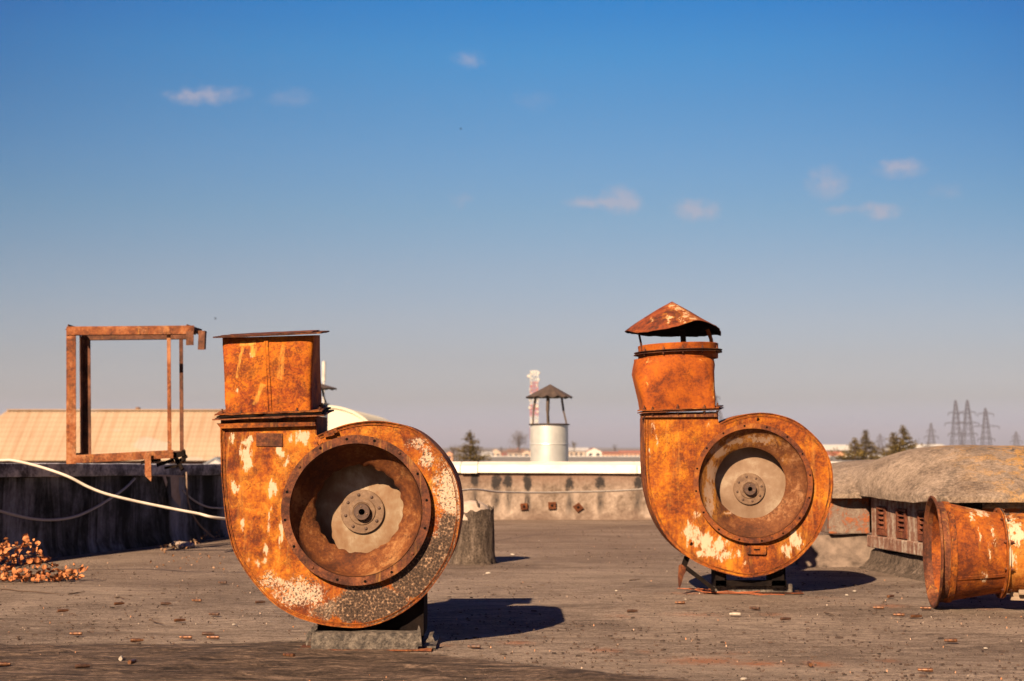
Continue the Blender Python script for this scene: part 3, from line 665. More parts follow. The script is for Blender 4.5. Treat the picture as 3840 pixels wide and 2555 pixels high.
def hose(pts, r, label, m=M_hose):
    bm = B(); cc = [Vector(c) for c in catmull([tuple(WL(x, y, o)) for x, y, o in pts], 8)]
    tube(bm, cc, r, 10); bmesh.ops.recalc_face_normals(bm, faces=bm.faces); tag(obj('hose', bm, m, smooth=60), label, 'hose', 'hoses slung on the left parapet')
hose([(-30, 1908, .05), (40, 1928, .06), (120, 1946, .06), (200, 1950, .06), (280, 1938, .06), (350, 1908, .06), (420, 1866, .06), (470, 1830, .05), (505, 1795, .03)], .0075, 'long grey hose sagging in a loop on the shaded left parapet')
hose([(684, 1838, .03), (715, 1868, .05), (755, 1893, .06), (800, 1905, .06), (860, 1900, .06), (930, 1860, .03)], .006, 'short grey hose sagging on the left parapet just behind the left fan housing')
hose([(699, 1772, .07), (700, 1795, .08), (703, 1860, .08), (716, 1915, .09), (745, 1965, .10), (775, 1995, .11), (805, 2018, .14)], .0055, 'thin brown hose hanging down the left parapet below the steel frame to the roof', M_brownhose)

# ================================================================== DRY BRANCH AND LEAVES
def leaf(bm, c, s, mi=0):
    """curled rounded leaf"""
    ax = Vector((random.uniform(-1, 1), random.uniform(-1, 1), random.uniform(-.6, 1))).normalized()
    u = ax.orthogonal().normalized(); v = ax.cross(u); rot = random.uniform(0, 6.28)
    u, v = u * math.cos(rot) + v * math.sin(rot), v * math.cos(rot) - u * math.sin(rot)
    curl = random.uniform(.2, .9)
    rows = []
    for i, (yy, wd) in enumerate(((-1, .15), (-.6, .75), (0, 1.0), (.55, .75), (1, .12))):
        rows.append([bm.verts.new(Vector(c) + (u * (xx * wd * .85) + v * yy * .95 + ax * (curl * (xx * xx * wd * .8 + yy * yy * .5 - .3))) * s) for xx in (-1, 0, 1)])
    for a, b in zip(rows, rows[1:]):
        for k in (0, 1): bm.faces.new((a[k], a[k + 1], b[k + 1], b[k])).material_index = mi
random.seed(11)
br = thing('fallen_branch', 'broken branch heaped with curled orange dry leaves at the foot of the left parapet', 'branch', G(120, 2170))
bm = B(); bt = B()
def bp(px, py, dz=0):  # over the roof: depth grows slightly with height
    py = 2178 - (2178 - py) * .88
    z0 = 6.62 - max(0, (2175 - py)) * .0006 + dz
    return W(px, py, z0)
stems = [[(-80, 2165), (0, 2120), (60, 2080), (130, 2070), (175, 2085)], [(-60, 2160), (20, 2060), (60, 2035), (110, 2022), (128, 2040)], [(-40, 2165), (60, 2150), (140, 2150), (220, 2135), (300, 2125)],
         [(0, 2170), (80, 2120), (160, 2100), (195, 2115)], [(60, 2168), (170, 2160), (255, 2150), (285, 2160)], [(-90, 2120), (-20, 2060), (10, 2030), (30, 2025)]]
for st in stems:
    cc = catmull([tuple(bp(x, y, random.uniform(-.05, .05))) for x, y in st], 5); tube(bt, cc, .003, 5)
    for c in cc:
        for _ in range(2):
            q = Vector(c) + Vector((random.gauss(0, .022), random.gauss(0, .04), random.gauss(0, .015)))
            if q.z > .01: leaf(bm, q, random.uniform(.008, .0165))
for i in range(210):
    px = random.uniform(-110, 290) ; py = 2178 - abs(random.gauss(0, 20))
    if px < 50 and random.random() < .15: py = random.uniform(2060, 2170)
    if random.random() < max(0, (px - 120) / 260): continue
    q = bp(px, py, random.uniform(-.12, .12)); q.z = max(q.z, .012)
    leaf(bm, q, random.uniform(.007, .0165))
obj('leaves', bm, M_leaf, br); obj('twigs', bt, M_twig, br)

# ================================================================== STUMP
sc_ = G(1775, 2112); sc_.y += .05; sc_.x = (1775 - CX) / FPX * sc_.y
st = thing('pipe_stub', 'short cylindrical pipe stub wrapped in torn tar felt, right behind the left fan housing', 'pipe stub', sc_)
bm = B(); seg = 72; rows = []
hs = [0, .02, .06, .11, .16, .21, .25, .285]
for i, h in enumerate(hs):
    rg = []
    for k in range(seg):
        a = 2 * math.pi * k / seg
        r = .115 + (.012 * max(0, 1 - h / .04)) + .007 * nz(math.cos(a) * 2.5, math.sin(a) * 2.5, h * 6) + .004 * nz(math.cos(a) * 9, math.sin(a) * 9, h * 4)
        top = 0
        if i == len(hs) - 1: top = .018 * nz(math.cos(a) * 2, math.sin(a) * 2, 5) + .012 * nz(a * 4, 1) + .012 * math.cos(a)
        rg.append(bm.verts.new((sc_.x + r * math.cos(a), sc_.y + r * math.sin(a), h + top - .004)))
    rows.append(rg)
ins = [bm.verts.new(Vector((sc_.x, sc_.y, v.co.z)) + (Vector((v.co.x, v.co.y, 0)) - Vector((sc_.x, sc_.y, 0))) * .93) for v in rows[-1]]
low = [bm.verts.new(v.co - Vector((0, 0, .06))) for v in ins]; rows += [ins, low]
for a, b in zip(rows, rows[1:]):
    for k in range(seg): bm.faces.new((a[k], a[(k + 1) % seg], b[(k + 1) % seg], b[k]))
obj('felt_wrap', bm, M_felt, st, smooth=50)
bm = B()
lathe(bm, [(.112, .23), (.105, .275), (.085, .305), (.05, .325), (.001, .333)], (sc_.x - .01, sc_.y, 0), axis='z', seg=40, jag=lambda i, a: .006 * nz(math.cos(a) * 3, math.sin(a) * 3, i))
obj('mortar_fill', bm, M_mortar, st, smooth=60)
for (px, py, l, tilt) in ((1795, 1893, .045, -.4), (1843, 1905, .03, -.7)):
    bm = B(); b0 = W(px, py + 8, sc_.y - .08); tube(bm, [b0, b0 + Vector((tilt * l * .5, 0, l * .6)), b0 + Vector((tilt * l, 0, l))], [.006, .005, .001], 5); obj('torn_flap', bm, M_felt, st)
bm = B()
for (px, h) in ((1825, .11),):
    b0 = Vector(((px - CX) / FPX * (sc_.y - .13), sc_.y - .13, 0)); vs = [bm.verts.new(v) for v in (b0 + Vector((-.012, 0, .10)), b0 + Vector((.006, -.012, .02)), b0 + Vector((.03, -.02, 0)), b0 + Vector((.004, .01, 0)))]; bm.faces.new(vs)
obj('torn_flap', bm, M_felt, st)
# ================================================================== FAN HOUSINGS
def prism(bm, pts, y0, y1, mi=0):
    """pts [(x,z)] at world coords, extruded along y"""
    a = [bm.verts.new((p[0], y0, p[1])) for p in pts]; b = [bm.verts.new((p[0], y1, p[1])) for p in pts]
    f = bm.faces.new(a); g = bm.faces.new(b[::-1]); f.material_index = g.material_index = mi
    n = len(a)
    for i in range(n): bm.faces.new((a[i], b[i], b[(i + 1) % n], a[(i + 1) % n])).material_index = mi
def PX(lst, Z): return [(lambda v: (v.x, v.z))(W(x, y, Z)) for x, y in lst]
def prism_px(bm, lst, Z0, Z1, mi=0): prism(bm, PX(lst, Z0), Z0, Z1, mi)
def inset(pts, d):
    out = []; n = len(pts)
    for i in range(n):
        a = pts[max(i - 1, 0)]; b = pts[min(i + 1, n - 1)]; dx, dz = b[0] - a[0], b[1] - a[1]; L = math.hypot(dx, dz) or 1
        out.append((pts[i][0] + dz / L * -d, pts[i][1] - dx / L * -d))
    return out
def plate(bm, FL, FR, BR, th):
    BL = FL + (BR - FR); u = Vector((0, 0, th))
    hexa(bm, [FL, FR, BR, BL, FL + u, FR + u, BR + u, BL + u])
def ring_plate(bm, FL, FR, BR, th, k, seg=12, wob=.0):
    """thin plate with wavy, slightly bent edges"""
    BL = FL + (BR - FR); cs = [FL, FR, BR, BL]; top = []; bot = []
    for i in range(4):
        a, b = cs[i], cs[(i + 1) % 4]
        for j in range(seg):
            p = a.lerp(b, j / seg) + Vector((wob * nz(i * 3 + j * .9, k), wob * nz(i + j * .7, k + 5), wob * nz(i * 2 + j * .8, k + 9)))
            bot.append(bm.verts.new(p)); top.append(bm.verts.new(p + Vector((0, 0, th))))
    n = len(bot); bm.faces.new(bot[::-1]); bm.faces.new(top)
    for i in range(n): bm.faces.new((bot[i], bot[(i + 1) % n], top[(i + 1) % n], top[i]))
def sup(n, a):
    c, s_ = math.cos(a), math.sin(a)
    return (math.copysign(abs(c) ** (2 / n), c), math.copysign(abs(s_) ** (2 / n), s_))
def loft(bm, secs, seg=64, cap=False, dent=0.0, seed=0):
    """secs: (x0,x1,y0,y1,z,n,roll,pitch)"""
    rings = []
    for q, (x0, x1, y0, y1, z, n, ro, pi_) in enumerate(secs):
        cx, cy, hx, hy = (x0 + x1) / 2, (y0 + y1) / 2, (x1 - x0) / 2, (y1 - y0) / 2
        rg = []
        for k in range(seg):
            u, v = sup(n, 2 * math.pi * (k + .5) / seg); x, y = cx + hx * u, cy + hy * v
            d = dent * nz(u * 1.6 + seed, v * 1.6, z * 7) if 0 < q < len(secs) - 1 else 0
            rg.append(bm.verts.new((x + u * d, y + v * d, z + (x - cx) * ro + (y - y0) * pi_)))
        rings.append(rg)
    for a, b in zip(rings, rings[1:]):
        for k in range(seg): bm.faces.new((a[k], a[(k + 1) % seg], b[(k + 1) % seg], b[k]))
    if cap: bm.faces.new(rings[0][::-1]); bm.faces.new(rings[-1])
    return rings
def casing(root, outl, Zf, D, c_px, Rring, rin, proud, bell, M_face, M_ring, M_band, notch, nholes, hole_px, seam_in=.011):
    """scroll: face plate with inlet hole, band, back plate, inlet ring"""
    cc = W(c_px[0], c_px[1], Zf); pts = PX(outl, Zf)
    spiral = catmull(pts, 6)
    neck = PX(notch, Zf)                       # neck right side and top, from tongue up, ends at outline start
    loop = spiral + neck
    circ = [(cc.x + (rin + .004) * math.cos(2 * math.pi * k / 96), cc.z + (rin + .004) * math.sin(2 * math.pi * k / 96)) for k in range(96)]
    bm = B(); fill(bm, [loop, circ], Zf)
    bm.normal_update()
    for f in bm.faces:
        if f.normal.y > 0: f.normal_flip()
    obj('face_plate', bm, M_face, root)
    bm = B(); fill(bm, [loop], Zf + D); obj('back_plate', bm, M_band, root)
    bm = B(); ribbon(bm, spiral, Zf - .005, Zf + D + .005, .0035, wob=.003)
    ribbon(bm, [spiral[-1]] + neck, Zf - .002, Zf + D, -.003) if False else None
    nk = [spiral[-1]] + neck[:-1]
    ribbon(bm, nk, Zf + .001, Zf + D, .003)
    obj('casing_band', bm, M_band, root, smooth=35)
    bm = B(); ins = inset(spiral, seam_in)
    ribbon(bm, ins, Zf - .0026, Zf + .001, .0022, wob=.002)
    ribbon(bm, inset(spiral, seam_in - .0035), Zf - .0012, Zf + .001, .0012)
    obj('seam', bm, M_band, root, smooth=35)
    bm = B(); r0 = rin
    lathe(bm, [(r0 + .002, Zf + .02 - cc.y), (r0 + .002, -proud), (Rring, -proud), (Rring, -proud + .004), (r0 + .006, -proud + .004), (r0 + .006, .001)], cc, seg=96, jag=lambda i, a: .0022 * nz(math.cos(a) * 2, math.sin(a) * 2, 4) if i in (2, 3) else 0)
    for k in range(nholes):
        a = 2 * math.pi * (k + .35) / nholes; rr = (Rring + r0) / 2 + .003
        p = (cc.x + rr * math.cos(a), cc.y - proud, cc.z + rr * math.sin(a))
        if k % 4 == hole_px: dome(bm, p, .0055, (0, -1, 0), mi=2)
        else:
            tube(bm, [Vector(p) + Vector((0, -.0006, 0)), Vector(p) + Vector((0, .004, 0))], .0044, 10, mi=1)  # proud black disc instead of a bored hole, its shade painted
    obj('inlet_ring', bm, [M_ring, M_hole_shade, M_bolt], root, smooth=35)
    return cc
def impeller(parent, cc, Zf, r_in, bell_prof, wav, hub_px, dplate, r_plate, r_hub, r_boss, nriv, bell_m, plate_m=None):
    imp = None
    bm = B(); random.seed(5)
    nn = len(bell_prof)
    def jg(i, a):
        if i < nn - 1: return 0
        return wav * (.55 * math.sin(a * 21 + 2 * nz(math.cos(a) * 2, math.sin(a) * 2)) * (1 + nz(math.cos(a) * 3, 5)) + 1.4 * nz(math.cos(a) * 5, math.sin(a) * 5, 2) + .8 * nz(a * 9, 2)) if wav else .0006 * math.sin(a * 9)
    lathe(bm, [(r, h) for r, h in bell_prof], (cc.x, cc.y, cc.z), seg=144, jag=jg)
    obj('bell_mouth', bm, bell_m, parent, smooth=60)
    h = W(hub_px[0], hub_px[1], Zf + dplate); bm = B()
    lathe(bm, [(.0001, 0), (r_plate * .55, .001), (r_plate, .004), (r_plate, .007), (.0001, .006)], h, seg=96)
    imp = obj('impeller', bm, plate_m or M_plate, parent, smooth=50)
    bm = B()
    lathe(bm, [(r_hub, .002), (r_hub, -.006), (r_hub * .97, -.008), (r_hub * .62, -.009), (r_hub * .58, -.012), (r_hub * .45, -.013), (r_hub * .41, -.011), (r_boss * 1.02, -.011)], h, seg=72)
    hb = obj('hub', bm, M_hub, imp, smooth=40)
    for k in range(nriv):
        a = 2 * math.pi * (k + .28) / nriv; bm = B()
        dome(bm, (h.x + r_hub * .78 * math.cos(a), h.y - .0085, h.z + r_hub * .78 * math.sin(a)), r_hub * .078, (0, -1, 0), seg=12); obj('rivet', bm, M_boss, hb, smooth=60)
    bm = B(); rb = r_boss
    lathe(bm, [(rb, -.006), (rb, -.026), (rb * .94, -.029), (rb * .38, -.029), (rb * .36, -.027)], h, seg=48)
    lathe(bm, [(rb * .36, -.027), (rb * .34, -.004), (.0001, -.004)], h, seg=32, mi=1)
    for k in range(3):
        a = 1.7 + k * 2.1; dome(bm, (h.x + rb * .66 * math.cos(a), h.y - .029, h.z + rb * .66 * math.sin(a)), rb * .11, (0, -1, 0), mi=2)
    obj('shaft_boss', bm, [M_boss, M_hole_shade, M_hub], hb, smooth=40)
    return imp

# ---------------------------------------------------------------- big left fan housing
Z1 = 4.37
r1 = G(1390, 2432)
f1 = thing('fan_housing', 'large rusty spiral fan housing with an open square duct and flaking grey lower right side', 'fan housing', r1)
q1 = FPX / Z1
def pat(lst, Z):
    out = []
    for (px, py, rx, ry, a) in lst:
        g = W(px, py, Z); out.append((g.x, g.z, rx * Z / FPX, ry * Z / FPX, a))
    return out
P1 = [(925, 1720, 26, 50, 1), (935, 1665, 30, 26, .8), (880, 1820, 26, 24, 1), (1022, 1835, 17, 42, 1), (1052, 1700, 10, 30, .9), (1135, 1650, 34, 28, .9), (1150, 1625, 26, 22, 1), (1078, 1720, 12, 32, .7),
      (900, 1690, 10, 40, .6), (1062, 1985, 10, 70, 1), (1010, 1960, 7, 50, .5), (906, 1960, 12, 30, .6), (870, 1640, 10, 26, .6), (1010, 1640, 8, 20, .5), (965, 2100, 40, 22, .6), (1040, 2170, 46, 20, .55), (1000, 2050, 14, 34, .5), (1090, 1650, 14, 20, .6)]
C1 = [(1690, 1850, 75, 190, 1), (1600, 1720, 40, 60, .8), (1130, 2220, 130, 75, .9), (1250, 2280, 120, 60, .8), (1670, 2020, 60, 80, .8), (1560, 1660, 50, 30, .6), (1010, 2180, 60, 50, .7)]
T1 = [(1560, 2170, 120, 90, 1), (1650, 2090, 80, 100, 1), (1590, 2120, 150, 130, 1), (1400, 2270, 190, 95, 1), (1240, 2290, 100, 60, .55), (1680, 1990, 50, 80, .7)]
M_f1 = rust("rust_face_flaking", (.11, .026, .007), (.30, .078, .008), (.46, .160, .008), (.60, .31, .04), bias=.0, seed=0.0, root=tuple(r1), patches=pat(P1, Z1), cream=pat(C1, Z1), tar=pat(T1, Z1), speck=.7, streak=.6)
M_b1 = rust("rust_band", (.05, .018, .008), (.19, .055, .009), (.35, .11, .009), (.48, .21, .035), seed=21., speck=.6)
O1 = [(827, 1600), (827, 1650), (828, 1684), (830, 1773), (837, 1862), (846, 1943), (860, 2010), (882, 2077), (934, 2162), (1001, 2240), (1050, 2280), (1099, 2308), (1148, 2327), (1221, 2345), (1294, 2353), (1362, 2353), (1440, 2332), (1510, 2297),
      (1580, 2245), (1632, 2185), (1675, 2120), (1706, 2050), (1722, 1974), (1728, 1929), (1724, 1862), (1709, 1791), (1672, 1722), (1620, 1659), (1559, 1612), (1492, 1588), (1403, 1578), (1313, 1588), (1246, 1609), (1190, 1633)]
c1 = casing(f1, O1, Z1, .27, (1338, 1912), .2275, .200, .024, None, M_f1, M_rust_flange, M_b1, [(1183, 1630), (1183, 1600)], 16, 2)
impeller(f1, c1, Z1, .2, [(.2, -.022), (.1985, -.010), (.196, .004), (.190, .016), (.178, .030), (.163, .042), (.148, .052), (.139, .060), (.1355, .068)], .0042, (1360, 1919), .146, .185, .069, .026, 8, M_rust_bell)
# nameplate blank, torn edge by the tongue
bm = B(); prism_px(bm, [(961, 1673), (1059, 1675), (1059, 1626), (961, 1624)], Z1 - .0035, Z1 + .002); obj('nameplate', bm, M_rust_flange, f1)
bm = B()
for k, (px, py, l, a) in enumerate(((1186, 1640, 36, -1.0), (1198, 1650, 40, -.9), (1178, 1655, 34, -1.2), (1215, 1634, 40, .3), (1232, 1624, 34, .35), (1206, 1662, 26, .2))):
    p = W(px, py, Z1 - .008); q = W(px + l * math.cos(a), py - l * math.sin(a) * .8, Z1 - .016); bar(bm, p, q, .012, .0025)
obj('torn_edge', bm, M_b1, f1)
# neck angle and flanges
bm = B(); prism_px(bm, [(828, 1608), (1184, 1598), (1181, 1583), (812, 1588)], Z1 - .016, Z1 + .004); obj('neck_angle', bm, M_b1, f1, bevel=.001)
bm = B(); prism_px(bm, [(1183, 1632), (1187, 1632), (1187, 1560), (1183, 1560)], Z1 + .001, Z1 + .25); prism_px(bm, [(828, 1604), (1184, 1596), (1184, 1560), (828, 1572)], Z1 + .002, Z1 + .25); obj('neck', bm, M_b1, f1)
bm = B(); FL = W(796, 1577, Z1 - .03); FR = W(1215, 1561, Z1 - .03); BR = W(1253, 1541, Z1 + .29)
ring_plate(bm, FL, FR, BR, .004, 1, wob=.006); obj('lower_flange', bm, M_rust_flange, f1)
u = Vector((0, 0, .0075)); bm = B(); ring_plate(bm, FL + u + Vector((.012, .005, 0)), FR + u + Vector((-.008, .006, 0)), BR + u + Vector((-.01, -.006, 0)), .005, 6, wob=.005)
obj('gasket', bm, M_black, f1)
u = Vector((0, 0, .0145)); bm = B(); FL2 = FL + u + Vector((.006, .002, 0)); FR2 = FR + u + Vector((-.006, .002, 0)); BR2 = BR + u + Vector((-.022, -.01, 0))
ring_plate(bm, FL2, FR2, BR2, .004, 3, wob=.006); obj('lower_flange', bm, M_b1, f1)
for s_ in (.06, .24, .76, .97):
    p = FL2.lerp(FR2, s_) + Vector((0, .012, .003)); bm = B(); bolt(bm, p, (.1, 0, 1), .006, .017 if s_ < .2 else .011); obj('bolt', bm, M_bolt, f1)
for s_ in (.3, .7):
    p = FR2.lerp(BR2, s_) + Vector((-.012, 0, .003)); bm = B(); bolt(bm, p, (0, 0, 1), .006, .012); obj('bolt', bm, M_bolt, f1)
def wz(px, py, Z): return W(px, py, Z)
PT = math.tan(R(5.2)); Zd = Z1 + .002
M_duct1 = rust("rust_duct_smeared", (.09, .018, .006), (.30, .066, .006), (.47, .145, .005), (.58, .21, .008), seed=6.6, speck=.75, bias=.045, streak=.25, root=tuple(r1),
               patches=pat([(882, 1468, 7, 14, 1), (943, 1325, 8, 16, .5)], Z1), scratch=[(W(*a, Z1).x, W(*a, Z1).z, W(*b, Z1).x, W(*b, Z1).z, wd) for a, b, wd in (((913, 1300), (885, 1415), .006), ((952, 1296), (946, 1335), .012), ((985, 1440), (950, 1515), .010), ((1060, 1300), (1050, 1420), .010), ((900, 1290), (960, 1285), .010))], bumps=.35)
bm = B()
def dsec(py, pl, pr, dy0, dy1, n, ro=.03):
    a = W(pl, py, Zd); b = W(pr, py, Zd); return (a.x, b.x, Zd + dy0, Zd + dy1, (a.z + b.z) / 2, n, ro, PT * .9)
loft(bm, [dsec(1560, 846, 1167, .0, .25, 26), dsec(1500, 842, 1168, 0, .25, 18), dsec(1430, 838, 1170, 0, .22, 16), dsec(1350, 833, 1173, 0, .19, 14), dsec(1290, 829, 1176, .002, .165, 12), dsec(1262, 828, 1177, .006, .16, 12)], seg=120, dent=.004)
obj('duct', bm, M_duct1, f1, smooth=50)
bm = B(); bar(bm, W(1015, 1550, Zd - .001), W(1000, 1272, Zd - .001), .008, .003, up=Vector((0, 1, 0))); bar(bm, W(1005, 1550, Zd - .0008), W(992, 1272, Zd - .0008), .004, .003)
obj('duct_seam', bm, M_duct1, f1)
bm = B(); FL = W(798, 1268, Z1 - .02); FR = W(1204, 1251, Z1 - .02); BR = FR + Vector((0.0, .20, .0215))
ring_plate(bm, FL, FR, BR, .004, 8, wob=.004); obj('top_flange', bm, M_rust_dark, f1)
bm = B(); ring_plate(bm, FL + Vector((.02, .01, .005)), FR + Vector((-.03, .01, .004)), BR + Vector((-.03, -.01, .004)), .0015, 12, wob=.008); obj('torn_edge', bm, M_rust_dark, f1)
# pedestal and base
bm = B()
for (a, b) in ((1196, 1260), (1500, 1588)):
    xa = W(a, 2300, Z1 + .03).x; xb = W(b, 2300, Z1 + .03).x
    box(bm, xa, xb, Z1 + .04, Z1 + .24, .035, .165 if a < 1300 else .16)
xa = W(1500, 2300, Z1 + .05).x; xb = W(1590, 2300, Z1 + .05).x
hexa(bm, [(xa, Z1 + .045, .035), (xb, Z1 + .045, .035), (xb, Z1 + .23, .035), (xa, Z1 + .23, .035), (xa, Z1 + .045, .10), (xb, Z1 + .045, .175), (xb, Z1 + .23, .175), (xa, Z1 + .23, .10)])
xa = W(1190, 2300, Z1 + .1).x; box(bm, xa, xb, Z1 + .10, Z1 + .106, .035, .13)
obj('pedestal', bm, M_black, f1)
bm = B(); y0 = 4.325; zt_ = W(1380, 2374, y0).z
xa = W(1166, 2400, y0).x; xb = W(1567, 2400, y0).x
n = 60; rows = []
prof = [(.0, .004), (.0, .02), (.003, zt_ - .004), (.012, zt_), (.05, zt_), (.05, zt_ - .01), (.012, zt_ - .012), (.012, .004)]
for i in range(n + 1):
    x = xa + (xb - xa) * i / n
    rows.append([bm.verts.new((x, y0 + d + .003 * nz(x * 20, h * 40), h + .003 * nz(x * 14, d * 30, 3) * (1 if h > .01 else 0))) for d, h in prof])
for a, b in zip(rows, rows[1:]):
    for k in range(8): bm.faces.new((a[k], b[k], b[(k + 1) % 8], a[(k + 1) % 8]))
bm.faces.new(rows[0]); bm.faces.new(rows[-1][::-1])
M_tarbase = mat("tarred_channel", lambda t: {'Base Color': t.ramp(t.noise(t.obj(), 60, 5, .75), [(.38, (.025, .018, .014)), (.50, (.075, .058, .044)), (.62, (.15, .118, .09))]), 'Roughness': .75,
                                   'Normal': t.bump(t.noise(t.obj(), 75, 5, .7), .9, .008)})
obj('base_channel', bm, M_tarbase, f1, smooth=45)
for (poly, yy) in (([(1567, 2424), (1582, 2424), (1577, 2360), (1570, 2345), (1564, 2368)], y0 + .002), ([(1590, 2412), (1630, 2405), (1622, 2385), (1628, 2368), (1612, 2372), (1604, 2395)], y0 + .03), ([(1150, 2424), (1166, 2380), (1166, 2374), (1152, 2380), (1146, 2410)], y0 - .001),
                   ([(1146, 2385), (1170, 2350), (1192, 2346), (1176, 2374)], y0 + .02)):
    bm = B(); prism_px(bm, poly, yy, yy + .003); obj('torn_edge', bm, M_tarbase, f1)
bm = B(); box(bm, W(1586, 2400, y0).x, W(1632, 2400, y0).x, y0 + .032, y0 + .30, .004, .010)
obj('side_rail', bm, M_tarbase, f1)
bm = B(); FL = Vector((W(1116, 2430, y0).x, y0 - .012, .001)); FR = Vector((W(1618, 2430, y0).x, y0 - .012, .001)); ring_plate(bm, FL, FR, FR + Vector((.01, .33, 0)), .004, 20, wob=.008)
obj('foot_plate', bm, M_rust_flange, f1)
bm = B(); box(bm, xa, xb, y0 + .27, y0 + .30, .005, .055); box(bm, xa, xa + .02, y0 + .05, y0 + .27, .005, .05); box(bm, xb - .025, xb - .005, y0 + .05, y0 + .27, .005, .05)
obj('base_frame', bm, M_black, f1)

# ---------------------------------------------------------------- right fan housing with rain cap
Z2 = 5.98
r2 = G(2830, 2228)
f2 = thing('fan_housing', 'smaller rusty spiral fan housing topped by a bent conical rain cap', 'fan housing', r2)
P2 = [(2640, 2030, 60, 40, .9), (2610, 2015, 60, 50, .7), (2715, 2085, 50, 26, .8), (2680, 2060, 60, 40, .8), (2590, 1985, 22, 40, .8), (2700, 2045, 36, 44, 1), (2575, 2000, 24, 30, .7), (2770, 2075, 14, 30, 1), (2980, 2030, 34, 44, 1), (2950, 2070, 24, 26, .9), (2452, 1610, 12, 30, .55), (2440, 1700, 7, 26, .7), (2460, 1640, 8, 40, .5),
      (2610, 1930, 18, 22, .6), (2650, 1600, 20, 10, .3), (2640, 2080, 40, 16, .7), (2800, 2110, 16, 16, .5)]
M_f2 = rust("rust_face_orange", (.12, .032, .008), (.28, .075, .009), (.43, .145, .007), (.58, .26, .015), bias=.0, seed=31.0, root=tuple(r2), patches=pat(P2, Z2), speck=.5, streak=.9)
M_b2 = rust("rust_band_right", (.06, .022, .010), (.22, .062, .010), (.36, .115, .009), (.46, .19, .03), seed=41., speck=.4)
O2 = [(2416, 1567), (2416, 1600), (2417, 1691), (2420, 1787), (2431, 1859), (2452, 1931), (2484, 1993), (2525, 2045), (2577, 2088), (2640, 2123), (2709, 2148), (2781, 2164), (2828, 2164), (2891, 2151), (2962, 2117), (3020, 2069), (3068, 2007), (3101, 1931), (3120, 1859), (3124, 1801),
      (3116, 1739), (3092, 1682), (3058, 1639), (3010, 1596), (2962, 1569), (2900, 1552), (2843, 1548), (2781, 1556), (2730, 1573), (2700, 1588)]
M_ring2 = rust('rust_ring_right', (.07, .024, .014), (.17, .058, .022), (.26, .085, .018), (.42, .18, .03), seed=61., speck=.3, streak=.2)
M_bell2 = rust("rust_bell_pale", (.07, .026, .010), (.12, .045, .015), (.17, .072, .024), (.34, .20, .10), seed=52., speck=.0, bias=.0, bumps=.15, streak=.05, root=tuple(r2),
               patches=pat([(2660, 1850, 26, 60, 1), (2660, 1900, 26, 50, 1), (2672, 1770, 24, 50, .9), (2700, 1690, 50, 34, 1), (2760, 1655, 60, 18, 1), (2850, 1648, 70, 14, 1), (2650, 1890, 16, 20, .6), (2745, 1930, 40, 12, .6), (2940, 1720, 16, 16, .5)], Z2), paint=(.38, .29, .21))
M_plate2 = mat("pale_pink_plate", lambda t: {'Base Color': t.ramp(t.m('ADD', t.m('MULTIPLY', t.noise(t.obj(), 7, 3, .5), .8), t.m('MULTIPLY', t.noise(t.obj(), 60, 4, .7), .2)), [(.38, (.14, .076, .038)), (.52, (.20, .124, .074)), (.64, (.30, .225, .15))]), 'Roughness': .65})
c2 = casing(f2, O2, Z2, .20, (2821, 1812), .249, .226, .022, None, M_f2, M_ring2, M_b2, [(2692, 1585), (2687, 1562)], 16, 9, seam_in=.014)
impeller(f2, c2, Z2, .225, [(.226, -.018), (.223, -.010), (.219, -.004), (.206, .008), (.190, .020), (.172, .032), (.158, .042), (.149, .050)], 0, (2809, 1834), .108, .212, .0675, .0265, 8, M_bell2, M_plate2)
bm = B(); prism_px(bm, [(2803, 2079), (2870, 2081), (2874, 2074), (2874, 2047), (2803, 2047)], Z2 - .012, Z2 + .002); prism_px(bm, [(2828, 2065), (2850, 2065), (2850, 2059), (2828, 2059)], Z2 - .0128, Z2 - .011, mi=1)  # slot is a raised black strip, its inner shade painted
obj('label_box', bm, [M_b2, M_hole_shade], f2, bevel=.001)
for (px, py, l) in ((2840, 1578, 14), (2590, 2045, 12)):
    bm = B(); p = W(px, py, Z2); bar(bm, p, p + Vector((.003, -.008, .013)), .007, .003); obj('clip', bm, M_black, f2)
bm = B(); prism_px(bm, [(2408, 1566), (2690, 1564), (2688, 1551), (2398, 1553)], Z2 - .014, Z2 + .004); obj('neck_angle', bm, M_rust_flange, f2, bevel=.001)
bm = B(); prism_px(bm, [(2692, 1586), (2695, 1586), (2692, 1545), (2688, 1545)], Z2 + .001, Z2 + .19); prism_px(bm, [(2416, 1568), (2690, 1566), (2690, 1545), (2416, 1548)], Z2 + .002, Z2 + .19); obj('neck', bm, M_b2, f2)
FL = W(2390, 1551, Z2 - .03); FR = W(2695, 1539, Z2 - .03); BR = W(2713, 1531, Z2 + .22)
bm = B(); ring_plate(bm, FL, FR, BR, .004, 31, wob=.004); obj('lower_flange', bm, M_rust_dark, f2)
u = Vector((0, 0, .009)); bm = B(); ring_plate(bm, FL + u, FR + u, BR + u, .004, 34, wob=.005); obj('lower_flange', bm, M_b2, f2)
for s_ in (.09, .19, .50, .83, .99):
    p = FL.lerp(FR, s_) + u + Vector((0, .012, .003)); bm = B(); bolt(bm, p, (0, 0, 1), .007, .02 if s_ in (.09, .99, .5) else .014); bolt(bm, p - Vector((0, 0, .013)), (0, 0, -1), .006, .01); obj('bolt', bm, M_bolt, f2)
